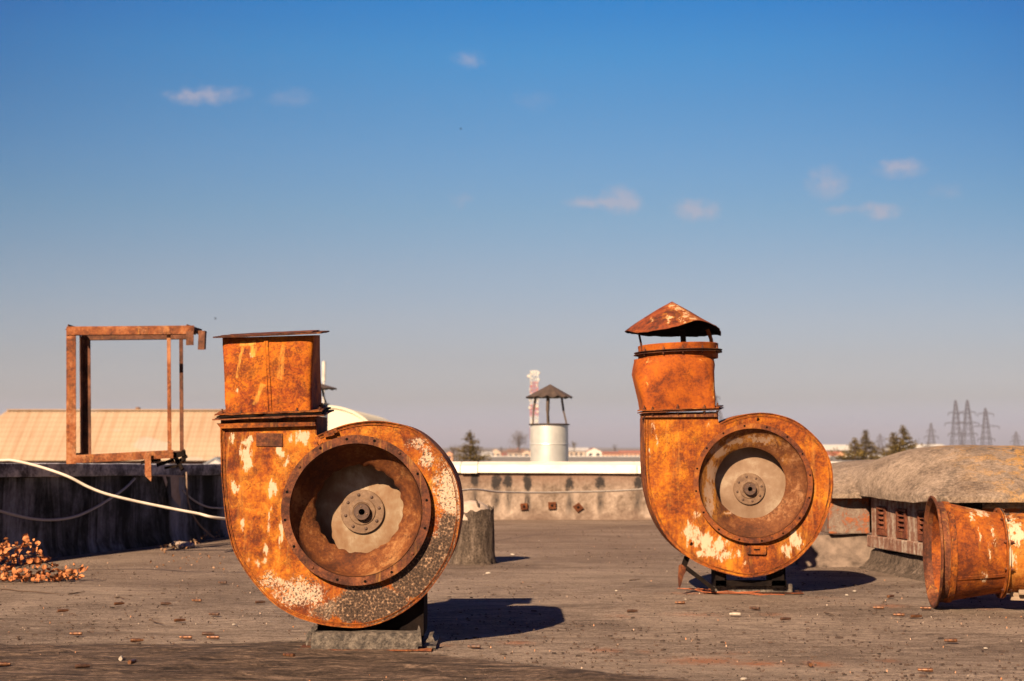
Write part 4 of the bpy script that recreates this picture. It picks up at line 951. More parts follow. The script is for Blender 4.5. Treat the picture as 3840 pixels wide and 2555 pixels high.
M_duct2 = rust("rust_duct_swirled", (.14, .034, .007), (.29, .070, .006), (.39, .105, .005), (.47, .150, .007), seed=66., speck=-.4, bias=.03, streak=.0, bumps=.3, root=tuple(r2),
               patches=pat([(2424, 1440, 4, 14, .9), (2676, 1448, 5, 18, .8), (2435, 1354, 14, 4, .6), (2635, 1352, 16, 4, .5), (2678, 1490, 3, 14, .8)], Z2), paint=(.75, .42, .16))
Yd = Z2 - .01
def dsec2(py, pl, pr, dy0, dy1, n, ro=.035):
    a = W(pl, py, Yd); b = W(pr, py, Yd); return (a.x, b.x, Yd + dy0, Yd + dy1, (a.z + b.z) / 2, n, ro, .02)
bm = B(); loft(bm, [dsec2(1535, 2412, 2685, 0, .20, 16), dsec2(1500, 2405, 2685, -.004, .21, 9), dsec2(1451, 2393, 2686, -.010, .235, 6), dsec2(1395, 2382, 2690, -.014, .27, 4.0), dsec2(1370, 2385, 2694, -.015, .29, 3.0), dsec2(1346, 2390, 2692, -.015, .32, 2.4), dsec2(1338, 2390, 2692, -.015, .33, 2.1)], seg=96, dent=.007, seed=3)
obj('duct', bm, M_duct2, f2, smooth=50)
# round collar with two flange rings
cxp = (2390 + 2695) / 2; cz = W(cxp, 1325, Yd + .16); cw = (2695 - 2388) / 2 * Yd / FPX
def tilt(bm, c, ro, start):
    vs = list(bm.verts)[start:]
    for v in vs: v.co.z += (v.co.x - c.x) * ro
bm = B()
lathe(bm, [(cw - .004, -.028), (cw, -.028), (cw, -.002), (cw, .000)], cz, axis='z', seg=72, jag=lambda i, a: .002 * nz(math.cos(a) * 3, math.sin(a) * 3, i)); tilt(bm, cz, .035, 0)
obj('collar', bm, M_duct2, f2, smooth=50)
for dz, k in ((-.004, 1), (.005, 2)):
    bm = B(); lathe(bm, [(cw - .004, 0), (cw + .018, 0), (cw + .018, .003), (cw - .004, .003)], (cz.x, cz.y, cz.z + dz), axis='z', seg=72, jag=lambda i, a: .003 * nz(math.cos(a) * 3, math.sin(a) * 3, k) if i in (1, 2) else 0); tilt(bm, cz, .035, 0)
    obj('collar_flange', bm, M_rust_dark, f2, smooth=40)
bm = B(); lathe(bm, [(cw - .001, .008), (cw + .001, .034), (cw - .003, .036), (cw - .003, .008)], cz, axis='z', seg=72, jag=lambda i, a: .003 * nz(math.cos(a) * 4, math.sin(a) * 4, i * .3)); tilt(bm, cz, .035, 0)
obj('upper_collar', bm, M_duct2, f2, smooth=50)
for a in (4.71, 4.25, 5.2, 3.7, 5.75):
    bm = B(); p = Vector((cz.x + (cw + .009) * math.cos(a), cz.y + (cw + .009) * math.sin(a), cz.z + .008 + (cw * math.cos(a)) * .035))
    bolt(bm, p, (0, 0, 1), .006, .014); bolt(bm, p - Vector((0, 0, .012)), (0, 0, -1), .006, .008); obj('bolt', bm, M_bolt, f2)
ct = cz.z + .03
bm = B(); bar(bm, Vector((cz.x - cw * .93, cz.y - .06, ct - .02)), W(2393, 1236, cz.y - .06), .009, .004); obj('cap_post', bm, M_rust_dark, f2)
bm = B(); bar(bm, W(2564, 1300, cz.y + .12), W(2560, 1235, cz.y + .12), .024, .004); obj('cap_post', bm, M_rust_dark, f2)
bm = B(); cc = catmull([tuple(W(x, y, cz.y - .02)) for x, y in ((2668, 1296), (2667, 1276), (2660, 1255), (2652, 1236))], 4)
for a, b in zip(cc, cc[1:]): bar(bm, a, b, .016, .004)
obj('cap_post', bm, M_duct2, f2)
# cone, bent up at the front right
CAPFLIP = False
M_cap_shade = mat('cap_shade', lambda t: {'Base Color': (.012, .007, .005), 'Roughness': 1.0, 'Specular IOR Level': 0.0})  # shade under the rain cap, painted as a near-black inner side
M_capr = rust("rust_cap", (.07, .022, .012), (.19, .048, .016), (.28, .075, .02), (.40, .14, .03), seed=77., speck=.3, bias=.0, root=tuple(r2),
              patches=pat([(2515, 1190, 16, 9, 1), (2505, 1205, 6, 10, .9), (2555, 1150, 26, 9, .8), (2575, 1180, 20, 14, .7), (2600, 1195, 22, 10, .8), (2450, 1195, 5, 8, .7), (2562, 1215, 8, 14, .8), (2530, 1135, 14, 6, .8), (2550, 1197, 12, 5, .8), (2590, 1160, 14, 6, .6)], Z2), paint=(.62, .45, .28), streak=.2)
apx = W(2520, 1131, cz.y); lt = W(2344, 1241, cz.y); rt = W(2702, 1249, cz.y); capc = (lt + rt) / 2; capr = (rt - lt).length / 2
bm = B(); seg = 96; rows = []
def rimz(a):
    """height offset of the rim at azimuth a (front = -pi/2)"""
    d = (a + math.pi / 2 + math.pi) % (2 * math.pi) - math.pi       # 0 at the front, + to the right
    z = 0.0
    z += .034 * math.exp(-((d - .42) / .36) ** 2)                     # lifted front-right
    z -= .019 * math.exp(-((d + .80) / .42) ** 2)
    z -= .012 * math.exp(-((d - 1.57) / .22) ** 2)
    z += .018 * math.exp(-((d - .95) / .3) ** 2)
    z -= .004 * math.cos(a - math.pi / 2) if math.sin(a) > 0 else 0
    return z + .003 * nz(math.cos(a) * 6, math.sin(a) * 6) + .0018 * nz(math.cos(a) * 30, math.sin(a) * 30)
for i in range(13):
    f = i / 12; rg = []
    for k in range(seg):
        a = 2 * math.pi * k / seg; f3 = f * f * f
        base = Vector((capc.x + capr * math.cos(a), cz.y + capr * math.sin(a), capc.z + capr * math.cos(a) * (rt.z - lt.z) / (2 * capr)))
        p = apx.lerp(base, f); p.z += rimz(a) * f3 + .006 * math.sin(f * math.pi) + .003 * nz(math.cos(a) * 2, math.sin(a) * 2, f * 3) * f
        p += Vector((math.cos(a), math.sin(a), 0)) * (.004 * nz(math.cos(a) * 9, math.sin(a) * 9, 7) * f)
        rg.append(bm.verts.new(p))
    rows.append(rg)
for a, b in zip(rows, rows[1:]):
    for k in range(seg): bm.faces.new((a[k], b[k], b[(k + 1) % seg], a[(k + 1) % seg]))
bm.faces.new(rows[0])
o = obj('rain_cap', bm, [M_capr, M_cap_shade], f2, smooth=40); sm = o.modifiers.new("solid", 'SOLIDIFY'); sm.thickness = .0022; sm.offset = 1 if CAPFLIP else -1; sm.use_flip_normals = False; sm.material_offset = 1; sm.material_offset_rim = 0
# stand
yb = r2.y + .005
bm = B()
for (a, b) in ((2682, 2722), (2892, 2944)):
    xa = W(a, 2160, Z2 + .04).x; xb = W(b, 2160, Z2 + .04).x
    box(bm, xa, xb, Z2 + .03, Z2 + .036, .03, .16); box(bm, xa, xa + .006, Z2 + .036, Z2 + .16, .03, .15); box(bm, xb - .006, xb, Z2 + .03, Z2 + .16, .03, .17)
box(bm, W(2680, 2180, Z2 + .04).x, W(2948, 2180, Z2 + .04).x, Z2 + .03, Z2 + .05, .035, .058)
obj('stand', bm, M_black, f2)
bm = B(); xa = W(2702, 2200, yb).x; xb = W(2972, 2200, yb).x; zt_ = W(2800, 2191, yb).z
box(bm, xa, xb, yb, yb + .006, .006, zt_); box(bm, xa, xb, yb + .006, yb + .06, zt_ - .006, zt_ - .001)
hexa(bm, [(xa - .035, yb + .001, .006), (xa, yb + .001, .006), (xa, yb + .05, .006), (xa - .03, yb + .05, .006), (xa - .02, yb + .001, zt_), (xa - .002, yb + .001, zt_ - .008), (xa, yb + .05, zt_ - .01), (xa - .02, yb + .05, zt_)])
obj('base_channel', bm, M_tarbase, f2, bevel=.002)
bm = B(); FL = Vector((W(2640, 2220, yb).x, yb - .008, .002)); FR = Vector((W(3010, 2230, yb).x, yb - .02, .002)); ring_plate(bm, FL, FR, FR + Vector((0, .25, 0)), .004, 40, wob=.008); obj('foot_plate', bm, M_rust_dark, f2)
bm = B(); bar(bm, W(2577, 2088, Z2 + .05), W(2562, 2130, Z2 + .05), .024, .006); bar(bm, W(2571, 2128, Z2 + .04), W(2680, 2212, Z2 + .0), .018, .006); bar(bm, W(2571, 2136, Z2 + .045), W(2680, 2216, Z2 + .005), .006, .02)
obj('bent_brace', bm, M_black, f2)
bm = B(); prism_px(bm, [(2543, 2168), (2545, 2200), (2549, 2207), (2556, 2190), (2563, 2160), (2573, 2143), (2571, 2128), (2556, 2116), (2546, 2121), (2545, 2130)], Z2 + .02, Z2 + .03); obj('torn_leg', bm, M_rust_dark, f2)
bm = B(); random.seed(9)
for k in range(5):
    a = G(2540 + k * 22, 2212 + k * 4); b = G(2760 + k * 45, 2222 + k * 5); pts = [a.lerp(b, s / 7) + Vector((0, nz(s * .9, k) * .05, .006 + abs(nz(s, k * 2.2)) * .02)) for s in range(8)]
    tube(bm, pts, .0016, 5)
M_wire = mat("rusty_wire", lambda t: {'Base Color': (.30, .08, .025), 'Roughness': .8})
tag(obj('wire', bm, M_wire), 'loose rusty wires lying on the felt before the base of the right fan housing', 'wire')
# ================================================================== FALLEN HORN DUCT (right edge)
hc = G(3499, 2279); hc = Vector((hc.x, hc.y, .213))
M_horn = rust("rust_horn", (.10, .026, .008), (.23, .062, .009), (.35, .105, .008), (.50, .20, .02), seed=88., speck=.3, bias=-.005, root=(hc.x, hc.y, 0), streak=.3,
              patches=pat([(3680, 1945, 14, 22, .7), (3725, 1925, 40, 12, .8), (3740, 2010, 12, 60, .5), (3705, 2170, 24, 24, .4), (3690, 2010, 5, 50, .7), (3720, 2060, 6, 60, .5), (3720, 1908, 60, 7, .7)], 5.3))
M_horn2 = rust("rust_pipe_flaking", (.10, .03, .012), (.30, .09, .014), (.46, .17, .02), (.58, .30, .08), seed=93., speck=.5, bias=.03, root=(hc.x, hc.y, 0), streak=.5,
               patches=pat([(3800, 2090, 34, 60, 1), (3830, 2000, 50, 60, .9), (3785, 2010, 20, 40, .8), (3820, 1960, 40, 24, .8)], 5.3), tar=pat([(3820, 1915, 90, 22, .9)], 5.3))
hd = Vector((math.cos(R(7)), -math.sin(R(7)), -.012)).normalized()
HM = Matrix.Translation(hc) @ hd.to_track_quat('Z', 'Y').to_matrix().to_4x4()
hroot = thing('fallen_duct', 'rusty flared horn duct lying on its side at the right edge of the roof', 'duct', (hc.x, hc.y, 0))
def hl(name, prof, m, seg=96, jag=None, smooth=40, parent=hroot):
    bm = B(); lathe(bm, prof, (0, 0, 0), axis='z', seg=seg, jag=jag); bmesh.ops.transform(bm, matrix=HM, verts=bm.verts)
    bmesh.ops.recalc_face_normals(bm, faces=bm.faces); return obj(name, bm, m, parent, smooth=smooth)
jw = lambda i, a: .0022 * nz(math.cos(a) * 2.5, math.sin(a) * 2.5, i * .2)
hl('rim', [(.190, .038), (.192, .012), (.211, .008), (.213, .0), (.204, -.001), (.196, .006), (.188, .012), (.186, .038)], M_rust_flange, jag=jw)
hl('rim_band', [(.186, .040), (.1925, .042), (.1915, .062), (.186, .064)], M_b2, jag=jw)
hl('horn', [(.189, .030), (.186, .06), (.170, .14), (.156, .215), (.152, .250), (.148, .250), (.152, .214), (.166, .14), (.182, .06), (.186, .030)], M_horn, jag=lambda i, a: .003 * nz(math.cos(a) * 1.8, math.sin(a) * 1.8, (i if i < 5 else 9 - i) * .5))
hl('joint_flange', [(.152, .244), (.171, .245), (.171, .249), (.152, .250)], M_horn, jag=lambda i, a: .003 * nz(math.cos(a) * 3, math.sin(a) * 3, 1) if i in (1, 2) else 0)
hl('joint_flange', [(.152, .252), (.170, .253), (.170, .257), (.152, .258)], M_horn2, jag=lambda i, a: .004 * nz(math.cos(a) * 3, math.sin(a) * 3, 6) if i in (1, 2) else 0)
hl('pipe', [(.151, .250), (.153, .30), (.156, 1.15), (.150, 1.15), (.149, .30), (.148, .25)], M_horn2)
hl('end_flange', [(.155, 1.14), (.213, 1.141), (.213, 1.147), (.155, 1.148)], M_rust_flange)
for k in range(10):
    a = 2 * math.pi * k / 10 + .3; bm = B(); p = HM @ Vector((.163 * math.cos(a), .163 * math.sin(a), .257)); bolt(bm, p, hd, .006, .016); bolt(bm, p - hd * .013, -hd, .006, .008); obj('bolt', bm, M_bolt, hroot)
bm = B(); p0 = HM @ Vector((0, 0, 0))
for (z0, z1, r0, r1) in ((.06, .245, .187, .153),):
    a = R(-62); u_ = (HM.to_3x3() @ Vector((1, 0, 0))); v_ = (HM.to_3x3() @ Vector((0, 1, 0)))
    dn_ = Vector((0, -math.cos(R(28)), -math.sin(R(28)))); dn_ = (dn_ - hd * dn_.dot(hd)).normalized()
    bar(bm, hc + hd * z0 + dn_ * (r0 + .000), hc + hd * z1 + dn_ * (r1 + .001), .012, .003, up=dn_)
obj('horn_seam', bm, M_horn, hroot)
bm = B(); s0 = hc + hd * .27 + Vector((0, -.055, -.147)); s1 = hc + hd * 1.0 + Vector((0, -.055, -.15)); bar(bm, s0, s1, .05, .012, up=Vector((0, 1, 0))); bar(bm, s0 + Vector((.02, -.03, .008)), s1 + Vector((0, -.03, .008)), .018, .01)
obj('slat', bm, M_wood, hroot)

# ================================================================== VAULTED ROOF VENTS (right)
def dome_cover(x0, x1, y0, y1, skew, ze, H, ex, ey, th, parent, m, seed, nxg=70, nyg=60, fold=0.0):
    bm = B(); g = []
    def ef(e, s): e = min(max(e / s, 0), 1); return (1 - (1 - e) ** 2.2) ** .62
    def eg(e, s): e = min(max(e / s, 0), 1); return (1 - (1 - e) ** 1.9) ** .92
    for j in range(nyg + 1):
        v = j / nyg; v = .5 - .5 * math.cos(v * math.pi) if True else v; y = y0 + (y1 - y0) * v; row = []
        for i in range(nxg + 1):
            u = .5 - .5 * math.cos(i / nxg * math.pi); xa = x0 - skew * (y - y0); x = xa + (x1 - xa) * u
            h = H * ef(x - xa, ex) * ef(x1 - x, ex) * eg(y - y0, ey) * ef(y1 - y, ey)
            # rounded corner of the eaves in plan
            px_, py_ = x, y
            cr = .16
            for (cx, sx_) in ((xa, 1), (x1, -1)):
                for (cy, sy_) in ((y0, 1), (y1, -1)):
                    dx, dy = (px_ - cx) * sx_, (py_ - cy) * sy_
                    if dx < cr and dy < cr:
                        qx, qy = 1 - dx / cr, 1 - dy / cr; mx = max(qx, qy); l = math.hypot(qx, qy)
                        if l > 1e-6: s = mx / l; px_ = cx + sx_ * cr * (1 - qx * s); py_ = cy + sy_ * cr * (1 - qy * s)
            h += .010 * nz(x * 2.1 + seed, y * 2.1) + .004 * nz(x * 9, y * 9, seed) + fold * max(0, 1 - abs((x - xa) - (y - y0) * .55 - .45) / .035) * .012
            row.append(bm.verts.new((px_, py_, ze + max(h, -.004) + .004 * nz(x * 5, y * 5, seed + 3))))
        g.append(row)
    for j in range(nyg):
        for i in range(nxg): bm.faces.new((g[j][i], g[j][i + 1], g[j + 1][i + 1], g[j + 1][i]))
    per = [g[0][i] for i in range(nxg + 1)] + [g[j][nxg] for j in range(1, nyg + 1)] + [g[nyg][i] for i in range(nxg - 1, -1, -1)] + [g[j][0] for j in range(nyg - 1, 0, -1)]
    low = [bm.verts.new(v.co - Vector((0, 0, th + .006 * nz(v.co.x * 7, v.co.y * 7, 2)))) for v in per]; n = len(per)
    for i in range(n): bm.faces.new((per[i], low[i], low[(i + 1) % n], per[(i + 1) % n]))
    es = [bm.edges.get((low[i], low[(i + 1) % n])) for i in range(n)]
    bmesh.ops.triangle_fill(bm, use_beauty=True, edges=es)
    bmesh.ops.recalc_face_normals(bm, faces=bm.faces)
    return obj('dome_cover', bm, m, parent, smooth=60)
vb = thing('roof_vent', 'low domed concrete roof vent with a painted brick wall, beside the capped fan housing', 'roof vent', (1.9, 7.5, 0))
dome_cover(1.60, 2.75, 7.42, 8.95, .0, .372, .165, .42, .6, .022, vb, M_conc, 5)
bm = B(); box(bm, 1.66, 1.875, 7.50, 8.8, .165, .36); obj('wall', bm, M_brick, vb, bevel=.006)
bm = B(); box(bm, 1.88, 2.6, 7.60, 8.8, .165, .36); obj('wall', bm, M_brick, vb)
def upstand(pts, h, flare, m, parent, name='felt_upstand'):
    bm = B(); rows = []
    n = 24
    for (a, b) in zip(pts, pts[1:]):
        a = Vector(a); b = Vector(b); d = (b - a).normalized(); nn = Vector((d.y, -d.x))
        for i in range(n):
            s = a.lerp(b, i / (n - 1)); r_ = []
            for (f, hh) in ((flare, -.005), (flare * .55, h * .18), (flare * .15, h * .5), (0, h), (-.08, h), (-.08, -.005)):
                q = s + nn * (f + .012 * nz(s.x * 7, s.y * 7, hh * 9)); r_.append(bm.verts.new((q.x, q.y, hh + (.012 * nz(s.x * 9, s.y * 9) if hh == h else 0))))
            rows.append(r_)
    for a, b in zip(rows, rows[1:]):
        for k in range(5): bm.faces.new((a[k], b[k], b[k + 1], a[k + 1]))
    bmesh.ops.recalc_face_normals(bm, faces=bm.faces)
    return obj(name, bm, m, parent, smooth=60)
M_foot = plain('stained_foot', (.135, .098, .075), var=.55, sc=14)
upstand([(1.50, 7.56), (1.90, 7.52)], .155, .10, M_foot, vb)
va = thing('roof_vent', 'large domed concrete roof vent with yellow lichen and louvres, behind the fallen horn duct', 'roof vent', (2.2, 7.0, 0))
dome_cover(1.915, 4.6, 6.44, 8.1, .112, .388, .240, .44, .85, .026, va, M_conc, 2, fold=1)
A = Vector((1.86, 7.40)); Bv = Vector((1.985, 6.50)); dv = (Bv - A).normalized(); nv = Vector((dv.y, -dv.x)); Lw = (Bv - A).length   # nv faces left/front
def LV(t, off, z): p = A.lerp(Bv, t) + nv * off; return Vector((p.x, p.y, z))
def lbox(bm, t0, t1, o0, o1, z0, z1, mi=0):
    hexa(bm, [LV(t0, o1, z0), LV(t1, o1, z0), LV(t1, o0, z0), LV(t0, o0, z0), LV(t0, o1, z1), LV(t1, o1, z1), LV(t1, o0, z1), LV(t0, o0, z1)], mi)
cents = [.155, .43, .705]; hw = .062
bm = B(); ts = [0.0] + [v for c in cents for v in (c - hw, c + hw)] + [.93]
for a, b in zip(ts[0::2], ts[1::2]): lbox(bm, a, b, -.12, .002, .165, .37)
for c in cents: lbox(bm, c - hw + .001, c + hw - .001, -.12, .0, .318, .37); lbox(bm, c - hw + .001, c + hw - .001, -.12, -.09, .17, .318)
obj('wall', bm, M_louv, va)
bm = B(); lbox(bm, -.005, .95, -.12, .028, .105, .166); obj('ledge', bm, M_louv, va, bevel=.005)
for c in cents:
    bm = B(); z0, z1 = .172, .315
    lbox(bm, c - hw, c - hw + .016, -.01, .012, z0, z1); lbox(bm, c + hw - .016, c + hw, -.01, .012, z0, z1); lbox(bm, c - hw + .016, c + hw - .016, -.01, .011, z1 - .012, z1); lbox(bm, c - hw + .016, c + hw - .016, -.01, .011, z0, z0 + .03)
    for k in range(4):
        zz = z0 + .034 + k * .024; a = c - hw + .0165; b = c + hw - .0165
        hexa(bm, [LV(a, .010, zz), LV(b, .010, zz), LV(b, .007, zz - .002), LV(a, .007, zz - .002), LV(a, -.014, zz + .021), LV(b, -.014, zz + .021), LV(b, -.017, zz + .019), LV(a, -.017, zz + .019)])
    obj('louvre', bm, M_louvmetal, va)
upstand([(A.x - .01, A.y), (Bv.x + .0, Bv.y)], .092, .075, M_felt, va)
bm = B(); box(bm, 2.08, 4.4, 6.58, 7.9, -.005, .385); obj('wall', bm, M_brick, va, bevel=.006)
bm = B(); box(bm, 2.07, 4.42, 6.54, 6.575, .335, .366); obj('lintel', bm, M_conc, va, bevel=.008)
bm = B(); lbox(bm, .93, 1.0, -.16, -.08, -.004, .37); obj('wall', bm, M_black, va)  # recessed wall end in near-black, the recess shade put into its colour

# ================================================================== CAPPED VENT PIPES
def vent_pipe(cx, Z, ytop, rpx, ycap0, ycap1, caprpx, label, zbot, lean=0):
    c = W(cx, ytop, Z); k = Z / FPX; r = rpx * k
    root = thing('vent_pipe', label, 'vent pipe', (c.x, Z, zbot))
    bm = B(); lathe(bm, [(r, zbot), (r, c.z), (r - .003, c.z), (r - .003, zbot)], (c.x, Z, 0), axis='z', seg=64); obj('pipe', bm, M_galv, root, smooth=40)
    for h in (.2, .5):
        bm = B(); lathe(bm, [(r, c.z - h), (r + .003, c.z - h + .004), (r + .003, c.z - h + .012), (r, c.z - h + .016)], (c.x, Z, 0), axis='z', seg=64); obj('seam', bm, M_galv, root, smooth=40)
    bm = B(); lathe(bm, [(r - .004, -.012), (r + .016, -.006), (r + .018, 0), (r - .004, .004)], c, axis='z', seg=64); obj('rim', bm, M_hat, root)
    ce = W(cx, ycap1, Z).z; ca = W(cx + 4, ycap0, Z).z; R_ = caprpx * k
    bm = B(); seg = 96; rows = []
    for i in range(7):
        f = i / 6; rg = []
        for q in range(seg):
            a = 2 * math.pi * q / seg; z = ca + (ce - ca) * f + .005 * math.sin(a * 14) * f * f * (1 + math.sin(a * 3)); rg.append(bm.verts.new((c.x + .01 * (1 - f) + R_ * f * math.cos(a), Z + R_ * f * math.sin(a), z)))
        rows.append(rg)
    for a, b in zip(rows, rows[1:]):
        for q in range(seg): bm.faces.new((a[q], b[q], b[(q + 1) % seg], a[(q + 1) % seg]))
    bm.faces.new([bm.verts.new(v.co + Vector((0, 0, -.004))) for v in rows[-1]])
    o = obj('rain_cap', bm, M_hat, root, smooth=50)
    for (a, l0) in ((math.pi + .35, .03), (-math.pi / 2 - .12, 0), (-.25, -.05), (math.pi / 2, 0)):
        p0 = Vector((c.x + r * .93 * math.cos(a), Z + r * .93 * math.sin(a), c.z)); p1 = Vector((c.x + r * .93 * math.cos(a) + l0, Z + r * .9 * math.sin(a), ce + .02))
        bm = B(); mid = p0.lerp(p1, .45) + Vector((-.006, 0, 0)); bar(bm, p0, mid, .016, .008); bar(bm, mid, p1, .022, .008); obj('cap_post', bm, M_hat, root)
vent_pipe(2060, 13.6, 1591, 71, 1441, 1490, 88, 'shiny metal vent pipe with a dark conical cap, between the two fan housings', -.4)
vent_pipe(1180, 15.0, 1515, 50, 1432, 1458, 82, 'vent pipe with a dark cap, mostly hidden behind the square duct', -.4)

# ================================================================== FAR BUILDINGS
def gable(name, label, cat, x0, x1, y0, y1, zb, ze, zr, mw, mr, along='x', hip=0.0, win=0, chim=False, group=None):
    root = thing(name, label, cat, ((x0 + x1) / 2, (y0 + y1) / 2, zb), group)
    bm = B(); box(bm, x0, x1, y0, y1, zb, ze)
    ym = (y0 + y1) / 2; xm = (x0 + x1) / 2
    if along == 'x' and not hip:
        for x in (x0, x1 - .05):
            vs = [bm.verts.new(p) for p in ((x, y0, ze), (x, y1, ze), (x, ym, zr))]; ws = [bm.verts.new(v.co + Vector((.05, 0, 0))) for v in vs]; bm.faces.new(vs); bm.faces.new(ws[::-1])
    if along == 'y':
        vs = [bm.verts.new(p) for p in ((x0, y0 + .01, ze), (x1, y0 + .01, ze), (xm, y0 + .01, zr))]; bm.faces.new(vs)
        vs = [bm.verts.new(p) for p in ((x0, y1 - .01, ze), (x1, y1 - .01, ze), (xm, y1 - .01, zr))]; bm.faces.new(vs[::-1])
    obj('wall', bm, mw, root)
    o_ = .02 * (x1 - x0) if along == 'y' else .04 * (y1 - y0); th = max(.04, (zr - ze) * .04); bm = B()
    if along == 'x':
        a, b = x0 - o_, x1 + o_; c, d = y0 - o_, y1 + o_; r0, r1 = a + hip, b - hip
        v = [bm.verts.new(p) for p in ((a, c, ze), (b, c, ze), (b, d, ze), (a, d, ze), (r0, ym, zr), (r1, ym, zr))]
        for f in ((0, 1, 5, 4), (1, 2, 5), (2, 3, 4, 5), (3, 0, 4), (3, 2, 1, 0)): bm.faces.new([v[i] for i in f])
    else:
        a, b = x0 - o_, x1 + o_; c, d = y0 - o_, y1 + o_
        for (xa, xb) in ((a, xm), (b, xm)):
            hexa(bm, [(xa, c, ze), (xb, c, zr), (xb, d, zr), (xa, d, ze), (xa, c, ze + th), (xb, c, zr + th), (xb, d, zr + th), (xa, d, ze + th)])
    rf = obj('roof', bm, mr, root)
    if chim:
        bm = B(); q = (x1 - x0) * .06; box(bm, xm + q, xm + 2.2 * q, ym - q, ym, ze, zr + (zr - ze) * .35); obj('chimney', bm, M_redroof, rf)
    for k in range(win):
        x = x0 + (x1 - x0) * (k + .5) / win; ww = (x1 - x0) / win * .22; bm = B(); h = ze - zb
        box(bm, x - ww, x + ww, y0 - .06, y0 - .01, ze - min(h, 2.6) * .65, ze - min(h, 2.6) * .22); obj('window', bm, M_window, root)
    return root
# long sheet-roofed hall on the left
zr = W(300, 1539, 52).z; ze = W(300, 1728, 50).z; xa = W(-260, 1728, 50).x; xb = W(1120, 1728, 50).x
hall = thing('industrial_hall', 'long hall with a pale orange corrugated sheet roof, beyond the dark left parapet', 'building', ((xa + xb) / 2, 52, -6))
bm = B(); box(bm, xa + .3, xb - .3, 50.2, 53.8, -6, ze); obj('wall', bm, M_brownroof, hall)
bm = B(); hp = W(30, 1540, 52).x
v = [bm.verts.new(p) for p in ((xa, 50, ze), (xb, 50, ze), (xb, 54, ze), (xa, 54, ze), (hp, 52, zr), (xb - .1, 52, zr))]
for f in ((0, 1, 5, 4), (1, 2, 5), (2, 3, 4, 5), (3, 0, 4), (3, 2, 1, 0)): bm.faces.new([v[i] for i in f])
obj('roof', bm, M_sheet, hall)
bm = B(); bar(bm, Vector((hp, 52, zr + .01)), Vector((xb, 52, zr + .01)), .22, .05, up=Vector((0, 0, 1))); obj('ridge_cap', bm, M_sheet, hall)
for x in frange(xa + .5, xb, 6.2):
    bm = B(); lathe(bm, [(.09, 0), (.09, .10), (.0001, .12)], (x, 52, zr), axis='z', seg=10); obj('ridge_vent', bm, M_brownroof, hall)
# cream arched shed
Zq = 30.0; k = Zq / FPX; cx = W(1222, 1700, Zq).x; rx = 218 * k; rz = 205 * k; zb = W(1222, 1735, Zq).z
q = thing('arched_shed', 'cream barrel roofed shed peeping out between the duct and spiral of the left fan housing', 'shed', (cx, Zq + 4, -6))
bm = B(); pts = [(cx + rx * math.cos(a), zb + rz * math.sin(a)) for a in [math.pi * i / 40 for i in range(41)]]; prism(bm, [(cx + rx, -6)] + pts + [(cx - rx, -6)], Zq + .1, Zq + 8); obj('body', bm, M_tank, q, smooth=40)
bm = B(); ribbon(bm, pts, Zq + .06, Zq + 8, -.05); obj('roof', bm, M_tank, q, smooth=40)
gable('shed', 'small slate roofed shed between the dark left parapet and the left fan housing', 'shed', W(762, 1740, 28).x, W(850, 1740, 28).x, 28, 31, -6, W(800, 1748, 28).z, W(800, 1722, 28).z, M_greyshed, M_bluegrey, along='y')
# grey flat-roofed hall beyond the back parapet
gb = thing('flat_hall', 'wide hall with a dull grey flat roof right beyond the white coping', 'building', (3, 42, -6))
bm = B(); hexa(bm, [(-.55, 24, -6), (9.5, 24, -6), (22, 62, -6), (-1.3, 62, -6), (-.55, 24, .33), (9.5, 24, .33), (22, 62, .33), (-1.3, 62, .33)]); obj('wall', bm, M_greyroof, gb)
bm = B(); bar(bm, Vector((-1.3, 62, .345)), Vector((22, 62, .345)), .3, .04, up=Vector((0, 0, 1))); obj('roof_edge', bm, M_greyshed, gb)
# town on the horizon
def town(px0, px1, ytop, yeave, Z, mw, mr, label, along='x', win=0, chim=False, cat='house', name='house', dep=10, ybot=None, hip=0):
    a = W(px0, yeave, Z); b = W(px1, yeave, Z)
    return gable(name, label, cat, a.x, b.x, Z, Z + dep, -6.02, a.z, W(px0, ytop, Z).z, mw, mr, along=along, win=win, chim=chim, hip=hip)
town(1838, 1878, 1683, 1697, 620, M_plaster, M_brownroof, 'small pale gabled house with brown roof, left of the bare round tree', along='y', win=2)
town(1806, 1846, 1694, 1701, 560, M_greyshed, M_greyshed, 'low grey shed on the horizon just right of the left conifer', cat='shed', name='shed', win=0)
town(1872, 1900, 1690, 1698, 700, M_redroof, M_brownroof, 'dark red house between the pale gabled house and the bare round tree', win=2)
town(1905, 1965, 1684, 1698, 640, M_plaster, M_brownroof, 'broad brown roofed house in front of the bare round tree', win=3, chim=True)
town(1958, 1992, 1688, 1698, 560, M_plaster, M_redroof, 'pale house half hidden by the shiny vent pipe, at its left', along='y', win=1)
town(2134, 2206, 1679, 1692, 520, M_plaster, M_greyshed, 'long grey roofed white building touching the shiny vent pipe at its right', win=4, cat='building', name='building')
town(2200, 2256, 1680, 1694, 500, M_white, M_redroof, 'white gabled house with a red roof right of the long white building', along='y', win=2)
town(2256, 2330, 1694, 1701, 540, M_pink, M_redroof, 'long low red roofed row house, left of the small grey tree', win=5)
town(2326, 2440, 1690, 1700, 660, M_pink, M_redroof, 'reddish houses in a row beside the left rim of the right fan housing', win=7, cat='building', name='building')
town(1672, 1698, 1693, 1703, 480, M_pink, M_redroof, 'tiny orange house between the left fan housing and the conifer', along='y', win=1)
town(3060, 3205, 1667, 1689, 420, M_tank, M_white, 'long cream warehouse on the horizon left of the right hand conifers', cat='warehouse', name='warehouse', dep=30)
